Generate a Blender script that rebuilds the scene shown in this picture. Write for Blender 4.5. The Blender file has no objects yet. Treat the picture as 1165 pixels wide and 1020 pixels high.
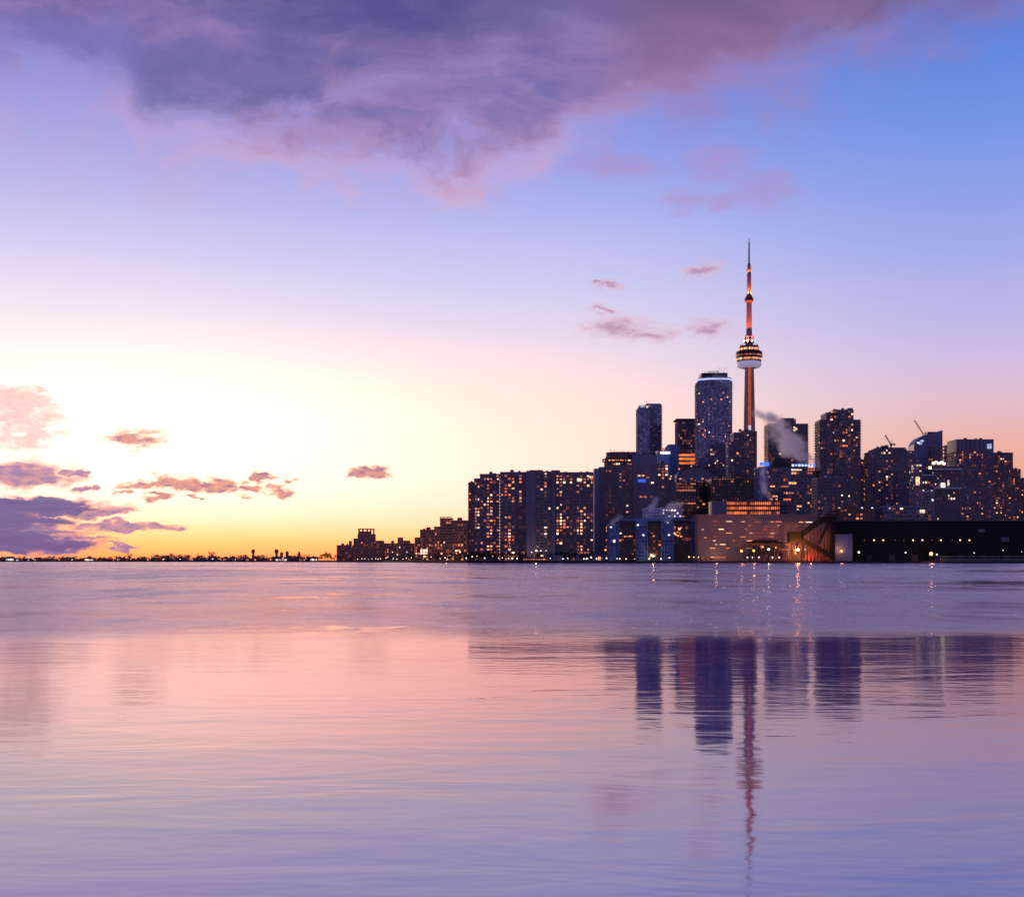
import bpy, bmesh, math, random
from mathutils import Vector, Matrix, noise as mnoise
C = bpy.context.scene
COL = C.collection
R = math.radians

# ------------------------------------------------------------------ camera
F = 1464.0          # focal length in photograph pixels (photograph 1165 wide)
CX, HY = 582.5, 637.0
CAMH = 2.5
cam_d = bpy.data.cameras.new('camera')
cam = bpy.data.objects.new('camera', cam_d); COL.objects.link(cam)
cam.location = (0, 0, CAMH); cam.rotation_euler = (R(90), 0, 0)
cam_d.sensor_width = 36.0; cam_d.lens = 36.0*F/1165.0
cam_d.shift_y = (HY-510.0)/1165.0
cam_d.clip_start = 0.1; cam_d.clip_end = 60000
C.camera = cam
C.view_settings.view_transform = 'Standard'; C.view_settings.look = 'None'
C.view_settings.exposure = 0.0; C.view_settings.gamma = 1.0
C.view_settings.use_curve_mapping = False
C.cycles.use_denoising = True
C.cycles.max_bounces = 16; C.cycles.diffuse_bounces = 2; C.cycles.glossy_bounces = 4
C.cycles.transmission_bounces = 2; C.cycles.volume_bounces = 16
C.cycles.sample_clamp_indirect = 1.6; C.cycles.sample_clamp_direct = 40.0

def lin(c):
    return tuple((v/255.0/12.92 if v/255.0 <= 0.04045 else ((v/255.0+0.055)/1.055)**2.4) for v in c)

# ------------------------------------------------------------------ node helpers
class NT:
    def __init__(s, tree): s.t = tree; s.n = tree.nodes; s.l = tree.links
    def put(s, sock, v):
        if isinstance(v, bpy.types.NodeSocket): s.l.new(v, sock)
        elif isinstance(v, (tuple, list)) and sock.type == 'RGBA' and len(v) == 3: sock.default_value = (*v, 1)
        else: sock.default_value = v
    def m(s, op, a, b=None, c=None, clamp=False):
        n = s.n.new('ShaderNodeMath'); n.operation = op; n.use_clamp = clamp
        for i, v in enumerate((a, b, c)):
            if v is not None: s.put(n.inputs[i], v)
        return n.outputs[0]
    def v(s, op, a, b=None, c=None, out=0):
        n = s.n.new('ShaderNodeVectorMath'); n.operation = op
        for i, x in enumerate((a, b, c)):
            if x is not None:
                if op == 'SCALE' and i == 1: s.put(n.inputs['Scale'], x)
                else: s.put(n.inputs[i], x)
        return n.outputs['Value'] if out else n.outputs[0]
    def xyz(s, x, y, z):
        n = s.n.new('ShaderNodeCombineXYZ')
        for i, a in enumerate((x, y, z)): s.put(n.inputs[i], a)
        return n.outputs[0]
    def sep(s, v):
        n = s.n.new('ShaderNodeSeparateXYZ'); s.put(n.inputs[0], v); return n.outputs
    def smooth(s, x, a, b, lo=0.0, hi=1.0):
        n = s.n.new('ShaderNodeMapRange'); n.interpolation_type = 'SMOOTHSTEP'
        for i, q in enumerate((x, a, b, lo, hi)): s.put(n.inputs[i], q)
        return n.outputs[0]
    def linr(s, x, a, b, lo=0.0, hi=1.0):
        n = s.n.new('ShaderNodeMapRange'); n.interpolation_type = 'LINEAR'
        for i, q in enumerate((x, a, b, lo, hi)): s.put(n.inputs[i], q)
        return n.outputs[0]
    def mix(s, f, a, b, blend='MIX'):
        n = s.n.new('ShaderNodeMix'); n.data_type = 'RGBA'; n.blend_type = blend
        s.put(n.inputs[0], f); s.put(n.inputs[6], a); s.put(n.inputs[7], b); return n.outputs[2]
    def ramp(s, f, stops, interp='LINEAR'):
        n = s.n.new('ShaderNodeValToRGB'); r = n.color_ramp; r.interpolation = interp
        while len(r.elements) < len(stops): r.elements.new(0.5)
        for e, (p, c) in zip(r.elements, sorted(stops, key=lambda q: q[0])):
            e.position = p; e.color = (*c, 1) if not isinstance(c, (int, float)) else (c, c, c, 1)
        s.put(n.inputs[0], f); return n.outputs[0]
    def noise(s, vec, scale=1.0, detail=3.0, rough=0.55, dist=0.0, col=False, dim='3D'):
        n = s.n.new('ShaderNodeTexNoise'); n.noise_dimensions = dim
        s.put(n.inputs['Vector'], vec); s.put(n.inputs['Scale'], scale); s.put(n.inputs['Detail'], detail)
        s.put(n.inputs['Roughness'], rough); s.put(n.inputs['Distortion'], dist)
        return n.outputs[1 if col else 0]

# ------------------------------------------------------------------ sky: a dusk dome of light, by direction (azimuth, elevation in degrees)
W = bpy.data.worlds.new('World'); C.world = W; W.use_nodes = True
W.node_tree.nodes.clear()
k = NT(W.node_tree)
def EL(y): return math.degrees(math.atan((HY-y)/F))
def AZ(x): return math.degrees(math.atan((x-CX)/F))
tc = k.n.new('ShaderNodeTexCoord')
dx, dy, dz = k.sep(tc.outputs['Generated'])
az = k.m('MULTIPLY', k.m('ARCTAN2', dx, dy), 57.29578)
el = k.m('MULTIPLY', k.m('ARCSINE', dz), 57.29578)
elc = k.m('MAXIMUM', el, 0.0)
ELM = 60.0
def stops(rows): return [(EL(y)/ELM if y >= -1 else -y/ELM, lin(c)) for y, c in rows]
t = k.m('DIVIDE', elc, ELM)
zen = [(-30, (78, 92, 165)), (-40, (60, 74, 140)), (-60, (48, 58, 120))]
leftr = k.ramp(t, stops([(637, (250, 168, 96)), (622, (255, 200, 118)), (606, (255, 226, 162)), (590, (255, 242, 214)), (560, (262, 258, 250)),
    (480, (262, 260, 258)), (430, (256, 249, 243)), (390, (249, 238, 240)), (350, (236, 226, 243)), (300, (215, 206, 242)), (250, (194, 190, 237)),
    (200, (178, 175, 230)), (100, (140, 142, 215)), (0, (106, 112, 195))] + zen))
midr = k.ramp(t, stops([(637, (246, 172, 112)), (620, (252, 196, 124)), (600, (255, 220, 170)), (575, (255, 233, 206)), (540, (256, 237, 224)),
    (490, (253, 234, 222)), (440, (248, 228, 225)), (400, (239, 222, 233)), (360, (222, 212, 239)), (320, (205, 203, 242)), (280, (192, 193, 241)),
    (240, (176, 180, 238)), (180, (152, 162, 233)), (100, (122, 142, 224)), (0, (98, 116, 204))] + zen))
rightr = k.ramp(t, stops([(637, (232, 146, 116)), (580, (240, 160, 130)), (540, (240, 170, 150)), (500, (233, 181, 176)), (460, (222, 188, 206)),
    (420, (207, 188, 226)), (380, (190, 182, 231)), (340, (178, 178, 232)), (300, (162, 170, 232)), (240, (142, 160, 231)), (180, (120, 150, 229)),
    (100, (98, 136, 222)), (40, (88, 122, 212)), (0, (84, 114, 206))] + zen))
backr = k.ramp(t, [(0.0, lin((156, 128, 162))), (0.12, lin((148, 130, 176))), (0.35, lin((108, 112, 176))), (1.0, lin((48, 58, 120)))])
w_lm = k.smooth(az, -20.0, 4.0)
w_mr = k.smooth(az, 0.0, 21.0)
base = k.mix(w_mr, k.mix(w_lm, leftr, midr), rightr)
# the afterglow over the sunken sun is far brighter than its surroundings
def ell(ca, ce, ra, re, inner=0.2, outer=1.15): return k.smooth(k.v('LENGTH', k.v('MULTIPLY_ADD', k.xyz(az, el, 0.0), (1/ra, 1/re, 0), (-ca/ra, -ce/re, 0)), out=1), outer, inner)
base = k.mix(ell(-10.0, 3.2, 23.0, 6.8, 0.4), base, k.mix(1.0, base, (1.75, 1.0, 0.94), 'MULTIPLY'))
base = k.mix(ell(-13.0, 5.2, 15.0, 4.8, 0.0, 1.25), base, k.mix(1.0, base, (1.1, 1.27, 1.16), 'MULTIPLY'))
# round to the dim blue dusk behind
absaz = k.m('ABSOLUTE', k.m('ADD', az, 6.0))
base = k.mix(k.smooth(absaz, 32.0, 105.0), base, backr)

# --- the cloud deck high over the lake
pv = k.xyz(az, el, 0.0)
warp = k.noise(k.v('MULTIPLY', pv, (0.11, 0.2, 1.0)), 1.0, 5.0, 0.55, 0.4, col=True)
wv = k.v('SUBTRACT', warp, (0.5, 0.5, 0.5))
wx, wy, wz = k.sep(wv)
big = k.noise(k.v('MULTIPLY_ADD', pv, (0.07, 0.15, 1.0), (3.7, 1.2, 4.0)), 1.0, 5.0, 0.6, 0.8)
fine = k.noise(k.v('ADD', k.v('MULTIPLY', pv, (0.28, 0.42, 1.0)), k.v('SCALE', wv, 1.6)), 1.0, 5.0, 0.62)
bound = [(0, 178), (70, 172), (140, 150), (170, 188), (300, 196), (400, 208), (470, 220), (540, 214), (610, 206), (680, 182), (740, 152), (830, 124), (900, 110), (980, 86), (1060, 52), (1165, 22)]
fc = k.ramp(k.linr(az, -30.0, 30.0), [((AZ(x)+30)/60, EL(y)/40) for x, y in bound])
eb = k.m('MULTIPLY', fc, 40.0)
depth = k.m('ADD', k.m('SUBTRACT', el, eb), k.m('ADD', k.m('MULTIPLY', k.m('SUBTRACT', fine, 0.5), 5.5), k.m('MULTIPLY', wy, 3.0)))   # degrees inside the deck
east = k.smooth(az, 2.0, 8.0)
west = k.smooth(az, -9.0, -16.0)
deck = k.smooth(depth, k.m('ADD', k.m('MULTIPLY_ADD', east, -1.3, -0.8), k.m('MULTIPLY', west, -2.6)), k.m('ADD', k.m('MULTIPLY_ADD', east, 0.5, 2.1), k.m('MULTIPLY', west, 3.4)))
thin = k.smooth(az, -14.5, -20.5)                    # the deck thins towards the west
thin = k.m('MULTIPLY', thin, k.smooth(el, 23.0, 19.0))
core = k.smooth(k.m('ADD', depth, k.m('MULTIPLY', k.m('SUBTRACT', big, 0.5), 14.0)), 2.2, 8.6)
coreR = k.smooth(k.m('ADD', el, k.m('MULTIPLY', k.m('SUBTRACT', big, 0.5), 8.0)), 20.8, 24.2)
fringe_c = k.mix(east, k.mix(k.smooth(fine, 0.35, 0.7), lin((172, 156, 220)), lin((220, 164, 190))), lin((164, 128, 178)))
streak = k.noise(k.v('ADD', k.v('MULTIPLY', pv, (0.09, 0.34, 1.0)), k.v('SCALE', wv, 1.3)), 1.0, 7.0, 0.62, 0.5)
body_c = k.ramp(streak, [(0.34, lin((106, 98, 156))), (0.46, lin((122, 108, 168))), (0.56, lin((146, 120, 174))), (0.66, lin((156, 134, 190)))])
dark_c = k.mix(east, k.mix(k.smooth(streak, 0.38, 0.62), lin((78, 76, 134)), lin((102, 90, 144))), lin((104, 84, 124)))
deck_c = k.mix(k.smooth(depth, 0.3, 3.2), fringe_c, k.mix(east, body_c, lin((150, 112, 154))))
deck_c = k.mix(k.m('MULTIPLY', k.m('MAXIMUM', k.m('MULTIPLY', core, k.m('SUBTRACT', 1.0, east)), k.m('MULTIPLY', coreR, 0.85)), 0.92), deck_c, dark_c)
# warm lower rim where the last sun reaches
rim = k.m('MULTIPLY', k.smooth(depth, -0.9, 0.2), k.smooth(depth, 1.5, 0.3))
rim = k.m('MULTIPLY', rim, k.m('MULTIPLY', k.smooth(az, -18.5, -13.0), k.smooth(az, 4.0, 1.0)))
deck_c = k.mix(k.m('MULTIPLY', rim, 0.55), deck_c, lin((232, 174, 184)))
high = k.smooth(el, 52.0, 26.0)
amt = k.m('MULTIPLY', k.m('MULTIPLY', deck, high), k.m('SUBTRACT', 0.93, k.m('MULTIPLY', thin, 0.38)))
amt = k.m('MULTIPLY', amt, k.smooth(absaz, 95.0, 45.0))
sky = k.mix(amt, base, deck_c)

# --- single small clouds, flat-based puffs seen low over the horizon
puff_w = k.noise(k.v('MULTIPLY', pv, (0.9, 2.0, 1.0)), 1.0, 6.0, 0.57, 0.2, col=True)
pw = k.v('SUBTRACT', puff_w, (0.5, 0.5, 0.5))
pvw = k.v('ADD', pv, k.v('MULTIPLY', pw, (3.4, 1.25, 0.0)))
pvs = k.v('ADD', pv, k.v('MULTIPLY', pw, (2.8, 1.5, 0.0)))
lump = k.noise(k.v('MULTIPLY', pv, (1.6, 4.6, 1.0)), 1.0, 5.0, 0.62)
strk = k.noise(k.v('ADD', k.v('MULTIPLY', pv, (0.22, 2.6, 1.0)), k.v('SCALE', pw, 0.8)), 1.0, 4.0, 0.6)
def puffs(rows, vec, soft):
    best = None
    for x, y, rx, ry in rows:
        cx_, cy_ = AZ(x), EL(y)
        sx, sy = F*math.radians(1)/rx, F*math.radians(1)/ry
        d = k.v('LENGTH', k.v('MULTIPLY_ADD', vec, (sx, sy, 0), (-cx_*sx, -cy_*sy, 0)), out=1)
        best = d if best is None else k.m('MINIMUM', best, d)
    return best, k.smooth(best, 1.0+soft*0.5, 1.0-soft)
# layered bank over the western shore
b_d, b_m = puffs([(-30, 602, 95, 34), (15, 619, 108, 15), (-10, 606, 110, 8), (38, 579, 100, 11), (10, 594, 85, 7)], pvw, 0.34)
b_c = k.ramp(strk, [(0.40, lin((72, 80, 146))), (0.56, lin((88, 90, 154))), (0.65, lin((126, 110, 164))), (0.74, lin((196, 150, 164)))])
b_c = k.mix(k.smooth(b_d, 0.58, 1.08), b_c, lin((240, 158, 138)))
s_d, s_m = puffs([(28, 547, 60, 17), (93, 543, 12, 6), (98, 562, 16, 5), (120, 585, 34, 6), (142, 599, 68, 4.6), (186, 602, 26, 3), (142, 622, 30, 2.2), (95, 612, 34, 3)], pvw, 0.42)
s_c = k.mix(k.smooth(lump, 0.35, 0.66), lin((136, 112, 166)), lin((206, 150, 160)))
s_c = k.mix(k.smooth(s_d, 0.5, 1.1), s_c, lin((255, 186, 142)))
w_d, w_m = puffs([(155, 505, 36, 11), (172, 556, 34, 6), (200, 552, 24, 10), (226, 557, 24, 8), (255, 551, 18, 8), (280, 560, 20, 5), (180, 568, 21, 3.5), (216, 569, 10, 2.8),
    (293, 546, 18, 9), (331, 549, 11, 4), (322, 560, 22, 7), (423, 538, 23, 8), (134, 563, 7, 3), (250, 558, 20, 5)], pvw, 0.5)
w_c = k.mix(k.smooth(lump, 0.34, 0.62), lin((150, 108, 144)), lin((222, 152, 136)))
w_c = k.mix(k.smooth(w_d, 0.5, 1.12), w_c, lin((255, 200, 148)))
p_d, p_m = puffs([(704, 373, 40, 13), (732, 381, 40, 9), (688, 353, 18, 6), (798, 312, 30, 10), (808, 379, 28, 10), (694, 325, 18, 5)], pvw, 0.85)
p_c = k.mix(k.smooth(p_d, 0.0, 0.8), lin((174, 122, 158)), lin((222, 178, 196)))
q_d, q_m = puffs([(24, 480, 46, 26), (30, 500, 24, 34), (6, 468, 34, 18), (52, 468, 22, 9)], k.v('ADD', pvs, k.v('MULTIPLY', pw, (2.0, 1.6, 0.0))), 0.75)
q_c = k.mix(k.smooth(lump, 0.3, 0.7), lin((246, 206, 200)), lin((236, 186, 182)))
r_d, r_m = puffs([(868, 226, 40, 24), (782, 232, 36, 14), (825, 236, 40, 9), (815, 190, 42, 22), (700, 190, 60, 16)], pvs, 0.9)
r_c = lin((176, 146, 200))
for m_, c_, a_ in ((r_m, r_c, 0.62), (q_m, q_c, 0.85), (p_m, p_c, 0.75), (b_m, b_c, 0.97), (s_m, s_c, 0.95), (w_m, w_c, 0.95)):
    sky = k.mix(k.m('MULTIPLY', m_, a_), sky, c_)
# below the horizon the dome carries on dim
sky = k.mix(k.smooth(el, -0.2, -4.0), sky, lin((60, 56, 96)))
# the physical sky of the same hour, faint, under the afterglow
nis = k.n.new('ShaderNodeTexSky'); nis.sky_type = 'NISHITA'; nis.sun_disc = False
nis.sun_elevation = R(1.0); nis.sun_rotation = R(-14.0)
sky = k.mix(1.0, sky, k.mix(1.0, nis.outputs[0], (0.004, 0.004, 0.004), 'MULTIPLY'), 'ADD')
bg = k.n.new('ShaderNodeBackground'); k.put(bg.inputs[0], sky); bg.inputs[1].default_value = 1.0
wo = k.n.new('ShaderNodeOutputWorld'); k.l.new(bg.outputs[0], wo.inputs[0])
W.cycles.sampling_method = 'MANUAL'; W.cycles.sample_map_resolution = 512

# the last of the sun, spread wide by the cloud bank it has sunk behind
sun_d = bpy.data.lights.new('sun', 'SUN'); sun_d.energy = 1.0; sun_d.angle = R(10); sun_d.color = (1.0, 0.6, 0.36)
sun = bpy.data.objects.new('sun', sun_d); COL.objects.link(sun)
sd = Vector((math.sin(R(-34))*math.cos(R(2.5)), math.cos(R(-34))*math.cos(R(2.5)), math.sin(R(2.5))))
sun.rotation_euler = (-sd).to_track_quat('-Z', 'Y').to_euler()

# ------------------------------------------------------------------ mesh helpers
def mat(name):
    m = bpy.data.materials.new(name); m.use_nodes = True; m.node_tree.nodes.clear()
    q = NT(m.node_tree); o = q.n.new('ShaderNodeOutputMaterial'); return m, q, o
def principled(q, o, **kw):
    b = q.n.new('ShaderNodeBsdfPrincipled')
    for a, v in kw.items(): q.put(b.inputs[a.replace('_', ' ')], v)
    q.l.new(b.outputs[0], o.inputs[0]); return b
def link(name, me, parent=None, m=None):
    o = bpy.data.objects.new(name, me); COL.objects.link(o)
    if parent is not None: o.parent = parent
    if m is not None and me is not None and not me.materials: me.materials.append(m)
    return o
def structure(o): o['kind'] = 'structure'; return o

# ------------------------------------------------------------------ the lake
def make_water():
    m, q, o = mat('lake_water')
    g = q.n.new('ShaderNodeNewGeometry'); P = g.outputs['Position']
    X, Y, Z = q.sep(P)
    dist = q.v('LENGTH', P, out=1)
    # wind reaches only the open lake: ruffled from about fifty metres out, sheltered and smooth inside
    edge = q.noise(q.v('MULTIPLY', P, (0.03, 0.06, 1)), 1.0, 5.0, 0.65)
    yy = q.m('ADD', Y, q.m('ADD', q.m('MULTIPLY', q.m('SUBTRACT', edge, 0.5), 16.0), q.m('MULTIPLY', X, -0.13)))
    open_w = q.smooth(yy, 39.0, 53.0)
    fringe = q.m('POWER', q.smooth(yy, 14.0, 47.0), 2.0)
    gust = q.noise(q.v('MULTIPLY', P, (0.020, 0.012, 1)), 1.0, 11.0, 0.78)          # cat's paws of every size
    gust = q.linr(gust, 0.42, 0.58, 0.0, 1.0)
    n1 = q.noise(q.v('MULTIPLY', P, (0.6, 0.9, 1)), 1.0, 3.0, 0.6)
    n2 = q.noise(q.v('MULTIPLY', P, (0.05, 0.11, 1)), 1.0, 5.0, 0.6)
    swell = q.noise(q.v('MULTIPLY_ADD', P, (0.22, 0.55, 1), (7, 3, 0)), 1.0, 3.0, 0.55, 1.0)
    breath = q.linr(q.noise(q.v('MULTIPLY_ADD', P, (0.03, 0.10, 1), (2, 9, 0)), 1.0, 4.0, 0.6), 0.35, 0.65, 0.3, 1.4)
    b1 = q.n.new('ShaderNodeBump'); b1.inputs['Distance'].default_value = 1.0
    h = q.m('ADD', q.m('MULTIPLY', n1, q.m('MULTIPLY', open_w, q.m('MULTIPLY_ADD', gust, 0.11, 0.012))), q.m('MULTIPLY', swell, q.m('MULTIPLY', breath, q.m('MULTIPLY_ADD', fringe, 0.012, 0.012))))
    h = q.m('ADD', h, q.m('MULTIPLY', n2, q.m('MULTIPLY', open_w, q.m('MULTIPLY_ADD', gust, 0.16, 0.03))))
    n3 = q.noise(q.v('MULTIPLY', P, (1.3, 2.2, 1)), 1.0, 2.0, 0.5)
    h = q.m('ADD', h, q.m('MULTIPLY', n3, q.m('MULTIPLY', breath, q.m('MULTIPLY_ADD', fringe, 0.006, 0.0045))))
    q.put(b1.inputs['Height'], h); b1.inputs['Strength'].default_value = 1.0
    rough = q.m('ADD', q.m('MULTIPLY_ADD', breath, 0.03, 0.035), q.m('MULTIPLY', open_w, q.m('MULTIPLY_ADD', gust, 0.24, -0.03)))
    rough = q.m('ADD', rough, q.m('MULTIPLY', fringe, 0.055))
    gl = q.n.new('ShaderNodeBsdfGlossy'); gl.distribution = 'MULTI_GGX'; q.put(gl.inputs['Color'], (1.0, 0.90, 0.90)); q.put(gl.inputs['Roughness'], rough); q.put(gl.inputs['Normal'], b1.outputs[0])
    df = q.n.new('ShaderNodeBsdfDiffuse'); q.put(df.inputs['Color'], lin((66, 58, 156)))
    fr = q.n.new('ShaderNodeFresnel'); fr.inputs['IOR'].default_value = 9.0; q.put(fr.inputs['Normal'], b1.outputs[0])
    ms = q.n.new('ShaderNodeMixShader'); q.put(ms.inputs[0], fr.outputs[0]); q.l.new(df.outputs[0], ms.inputs[1]); q.l.new(gl.outputs[0], ms.inputs[2])
    q.l.new(ms.outputs[0], o.inputs[0])
    me = bpy.data.meshes.new('water')
    bm = bmesh.new()
    vs = [bm.verts.new(p) for p in ((-22000, -900, 0), (22000, -900, 0), (22000, 22000, 0), (-22000, 22000, 0))]
    bm.faces.new(vs); bm.to_mesh(me); bm.free()
    return structure(link('water', me, None, m))
make_water()
# ------------------------------------------------------------------ placing by bearing and distance
GZ = 1.5                                   # quay level above the lake
def XW(x, D): return (x-CX)/F*D            # metres east of the camera at distance D for a bearing
def ZW(y, D): return CAMH+(HY-y)/F*D
SHORE = [(-700, 2150), (-200, 2050), (120, 1950), (300, 1800), (383, 1620), (436, 1500), (471, 1340), (530, 1225), (690, 1145), (793, 1108), (1165, 1092), (1700, 1085)]
def shoreD(x):
    for (a, p), (b, q) in zip(SHORE, SHORE[1:]):
        if a <= x <= b: return p+(q-p)*(x-a)/(b-a)
    return SHORE[0][1] if x < SHORE[0][0] else SHORE[-1][1]

def thing(name, label, cat, loc, group=None):
    o = bpy.data.objects.new(name, None); COL.objects.link(o); o.location = loc
    o.empty_display_size = 2.0; o['label'] = label; o['category'] = cat
    if group: o['group'] = group
    return o

# ------------------------------------------------------------------ mesh builder
class MB:
    def __init__(s): s.v = []; s.f = []; s.mi = []; s.uv = []
    def face(s, pts, uv=None, mi=0):
        i = len(s.v); s.v += [tuple(p) for p in pts]; s.f.append(tuple(range(i, i+len(pts)))); s.mi.append(mi)
        s.uv.append(uv or [(0.0, 0.0)]*len(pts)); return s
    def box(s, x0, x1, y0, y1, z0, z1, mi=0):
        a, b, c, d = (x0, y0), (x1, y0), (x1, y1), (x0, y1)
        return s.prism([a, b, c, d], z0, z1, mi)
    def prism(s, poly, z0, z1, mi=0, top=None):
        n = len(poly); tp = top or poly
        for i in range(n):
            a, b, c, d = poly[i], poly[(i+1) % n], tp[(i+1) % n], tp[i]
            s.face([(*a, z0), (*b, z0), (*c, z1), (*d, z1)], None, mi)
        s.face([(*p, z1) for p in tp], None, mi); s.face([(*p, z0) for p in reversed(poly)], None, mi); return s
    def bar(s, p, q, w, h=None, mi=0, up=(0, 0, 1)):
        p, q = Vector(p), Vector(q); h = h or w; d = (q-p).normalized()
        u = Vector(up)
        if abs(d.dot(u)) > 0.98: u = Vector((0, 1, 0))
        a = d.cross(u).normalized(); b = a.cross(d).normalized()
        c = [(-1, -1), (1, -1), (1, 1), (-1, 1)]
        P = [p+a*(i*w/2)+b*(j*h/2) for i, j in c]; Q = [q+a*(i*w/2)+b*(j*h/2) for i, j in c]
        for i in range(4): s.face([P[i], P[(i+1) % 4], Q[(i+1) % 4], Q[i]], None, mi)
        s.face(P[::-1], None, mi); s.face(Q, None, mi); return s
    def lathe(s, prof, n=32, mi=0, cx=0, cy=0):
        for (r0, z0), (r1, z1) in zip(prof, prof[1:]):
            for i in range(n):
                a, b = 2*math.pi*i/n, 2*math.pi*(i+1)/n
                pts = [(cx+r0*math.cos(a), cy+r0*math.sin(a), z0), (cx+r0*math.cos(b), cy+r0*math.sin(b), z0), (cx+r1*math.cos(b), cy+r1*math.sin(b), z1), (cx+r1*math.cos(a), cy+r1*math.sin(a), z1)]
                if r0 < 1e-6: pts = pts[1:]
                elif r1 < 1e-6: pts = pts[:3]
                s.face(pts, None, mi)
        return s
    def sphere(s, c, r, n=8, mi=0, sz=1.0):
        prof = [(r*math.sin(math.pi*i/n), c[2]-r*sz*math.cos(math.pi*i/n)) for i in range(n+1)]
        prof[0] = (0, prof[0][1]); prof[-1] = (0, prof[-1][1])
        return s.lathe(prof, n+2, mi, c[0], c[1])
    def mesh(s, name, mats, smooth=False):
        me = bpy.data.meshes.new(name); me.from_pydata(s.v, [], s.f)
        for m in (mats if isinstance(mats, (list, tuple)) else [mats]): me.materials.append(m)
        ul = me.uv_layers.new(name='UVMap')
        flat = [c for uv in s.uv for p in uv for c in p]
        ul.data.foreach_set('uv', flat); me.polygons.foreach_set('material_index', s.mi)
        bm = bmesh.new(); bm.from_mesh(me)
        bmesh.ops.remove_doubles(bm, verts=bm.verts, dist=0.0005)
        if smooth:
            for f in bm.faces: f.smooth = True
        bm.to_mesh(me); bm.free(); me.update(); return me
    def build(s, name, mats, parent=None, smooth=False): return link(name, s.mesh(name, mats, smooth), parent)

def offset_poly(poly, d):
    n = len(poly); out = []
    for i in range(n):
        p0, p1, p2 = Vector(poly[i-1]), Vector(poly[i]), Vector(poly[(i+1) % n])
        t1, t2 = (p1-p0).normalized(), (p2-p1).normalized()
        n1, n2 = Vector((t1.y, -t1.x)), Vector((t2.y, -t2.x))
        b = (n1+n2); b = b/max(1e-6, b.dot(n1)); out.append((p1.x+b.x*d, p1.y+b.y*d))
    return out

# ------------------------------------------------------------------ materials
def concrete(name, rgb, rough=0.8, var=0.25, metallic=0.0):
    m, q, o = mat(name); g = q.n.new('ShaderNodeTexCoord').outputs['Object']
    n = q.noise(q.v('MULTIPLY', g, (0.25, 0.25, 0.06)), 1.0, 5.0, 0.6)
    c = lin(rgb); f = q.linr(n, 0.3, 0.7, 1.0-var, 1.0+var)
    col = q.v('SCALE', c, f)
    principled(q, o, Base_Color=col, Roughness=rough, Metallic=metallic); return m
def glass(name, dark, light, glow=0.10, glowc=(255, 130, 70), frac=0.12, rough=0.12, metallic=0.0, tint=None):
    """glazed wall: each pane its own blind or dark room; a few rooms faintly lit from deep inside"""
    m, q, o = mat(name)
    uv = q.n.new('ShaderNodeUVMap').outputs[0]; rnd = q.n.new('ShaderNodeObjectInfo').outputs['Random']
    u, v, _ = q.sep(uv)
    cell = q.xyz(q.m('FLOOR', u), q.m('FLOOR', v), q.m('MULTIPLY', rnd, 91.0))
    wn = q.n.new('ShaderNodeTexWhiteNoise'); wn.noise_dimensions = '3D'; q.put(wn.inputs['Vector'], cell)
    val = wn.outputs['Value']; r2, g2, b2 = q.sep(wn.outputs['Color'])
    base = q.mix(q.m('POWER', val, 2.0), lin(dark), lin(light))
    clus = q.noise(q.xyz(q.m('MULTIPLY', q.m('FLOOR', u), 0.17), q.m('MULTIPLY', q.m('FLOOR', v), 0.11), q.m('MULTIPLY', rnd, 37.0)), 1.0, 2.0, 0.6)
    on = q.m('MULTIPLY', q.m('MULTIPLY', q.smooth(g2, 1.0-frac, 1.0), glow), q.smooth(clus, 0.42, 0.66, 0.15, 1.4))
    principled(q, o, Base_Color=base, Roughness=rough, Metallic=metallic, Emission_Color=lin(glowc), Emission_Strength=on, IOR=1.5)
    return m
def lampmat(name, rgb, s):
    m, q, o = mat(name); e = q.n.new('ShaderNodeEmission'); q.put(e.inputs[0], lin(rgb)); e.inputs[1].default_value = s
    q.l.new(e.outputs[0], o.inputs[0]); return m
def roommat(name, rgb, s):
    """a lit room behind glass: brighter towards the lamp, with furniture and blinds breaking it up"""
    m, q, o = mat(name); g = q.n.new('ShaderNodeTexCoord').outputs['Object']; rnd = q.n.new('ShaderNodeObjectInfo').outputs['Random']
    n = q.noise(q.v('ADD', q.v('MULTIPLY', g, (3.0, 3.0, 3.0)), q.xyz(q.m('MULTIPLY', rnd, 57.0), 0.0, q.m('MULTIPLY', rnd, 13.0))), 1.0, 2.0, 0.6)
    st = q.m('MULTIPLY', q.m('MULTIPLY', q.linr(n, 0.3, 0.7, 0.35, 1.5), q.linr(rnd, 0, 1, 0.35, 1.35)), s)
    principled(q, o, Base_Color=(0.02, 0.02, 0.03), Roughness=0.15, Emission_Color=lin(rgb), Emission_Strength=st); return m
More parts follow.
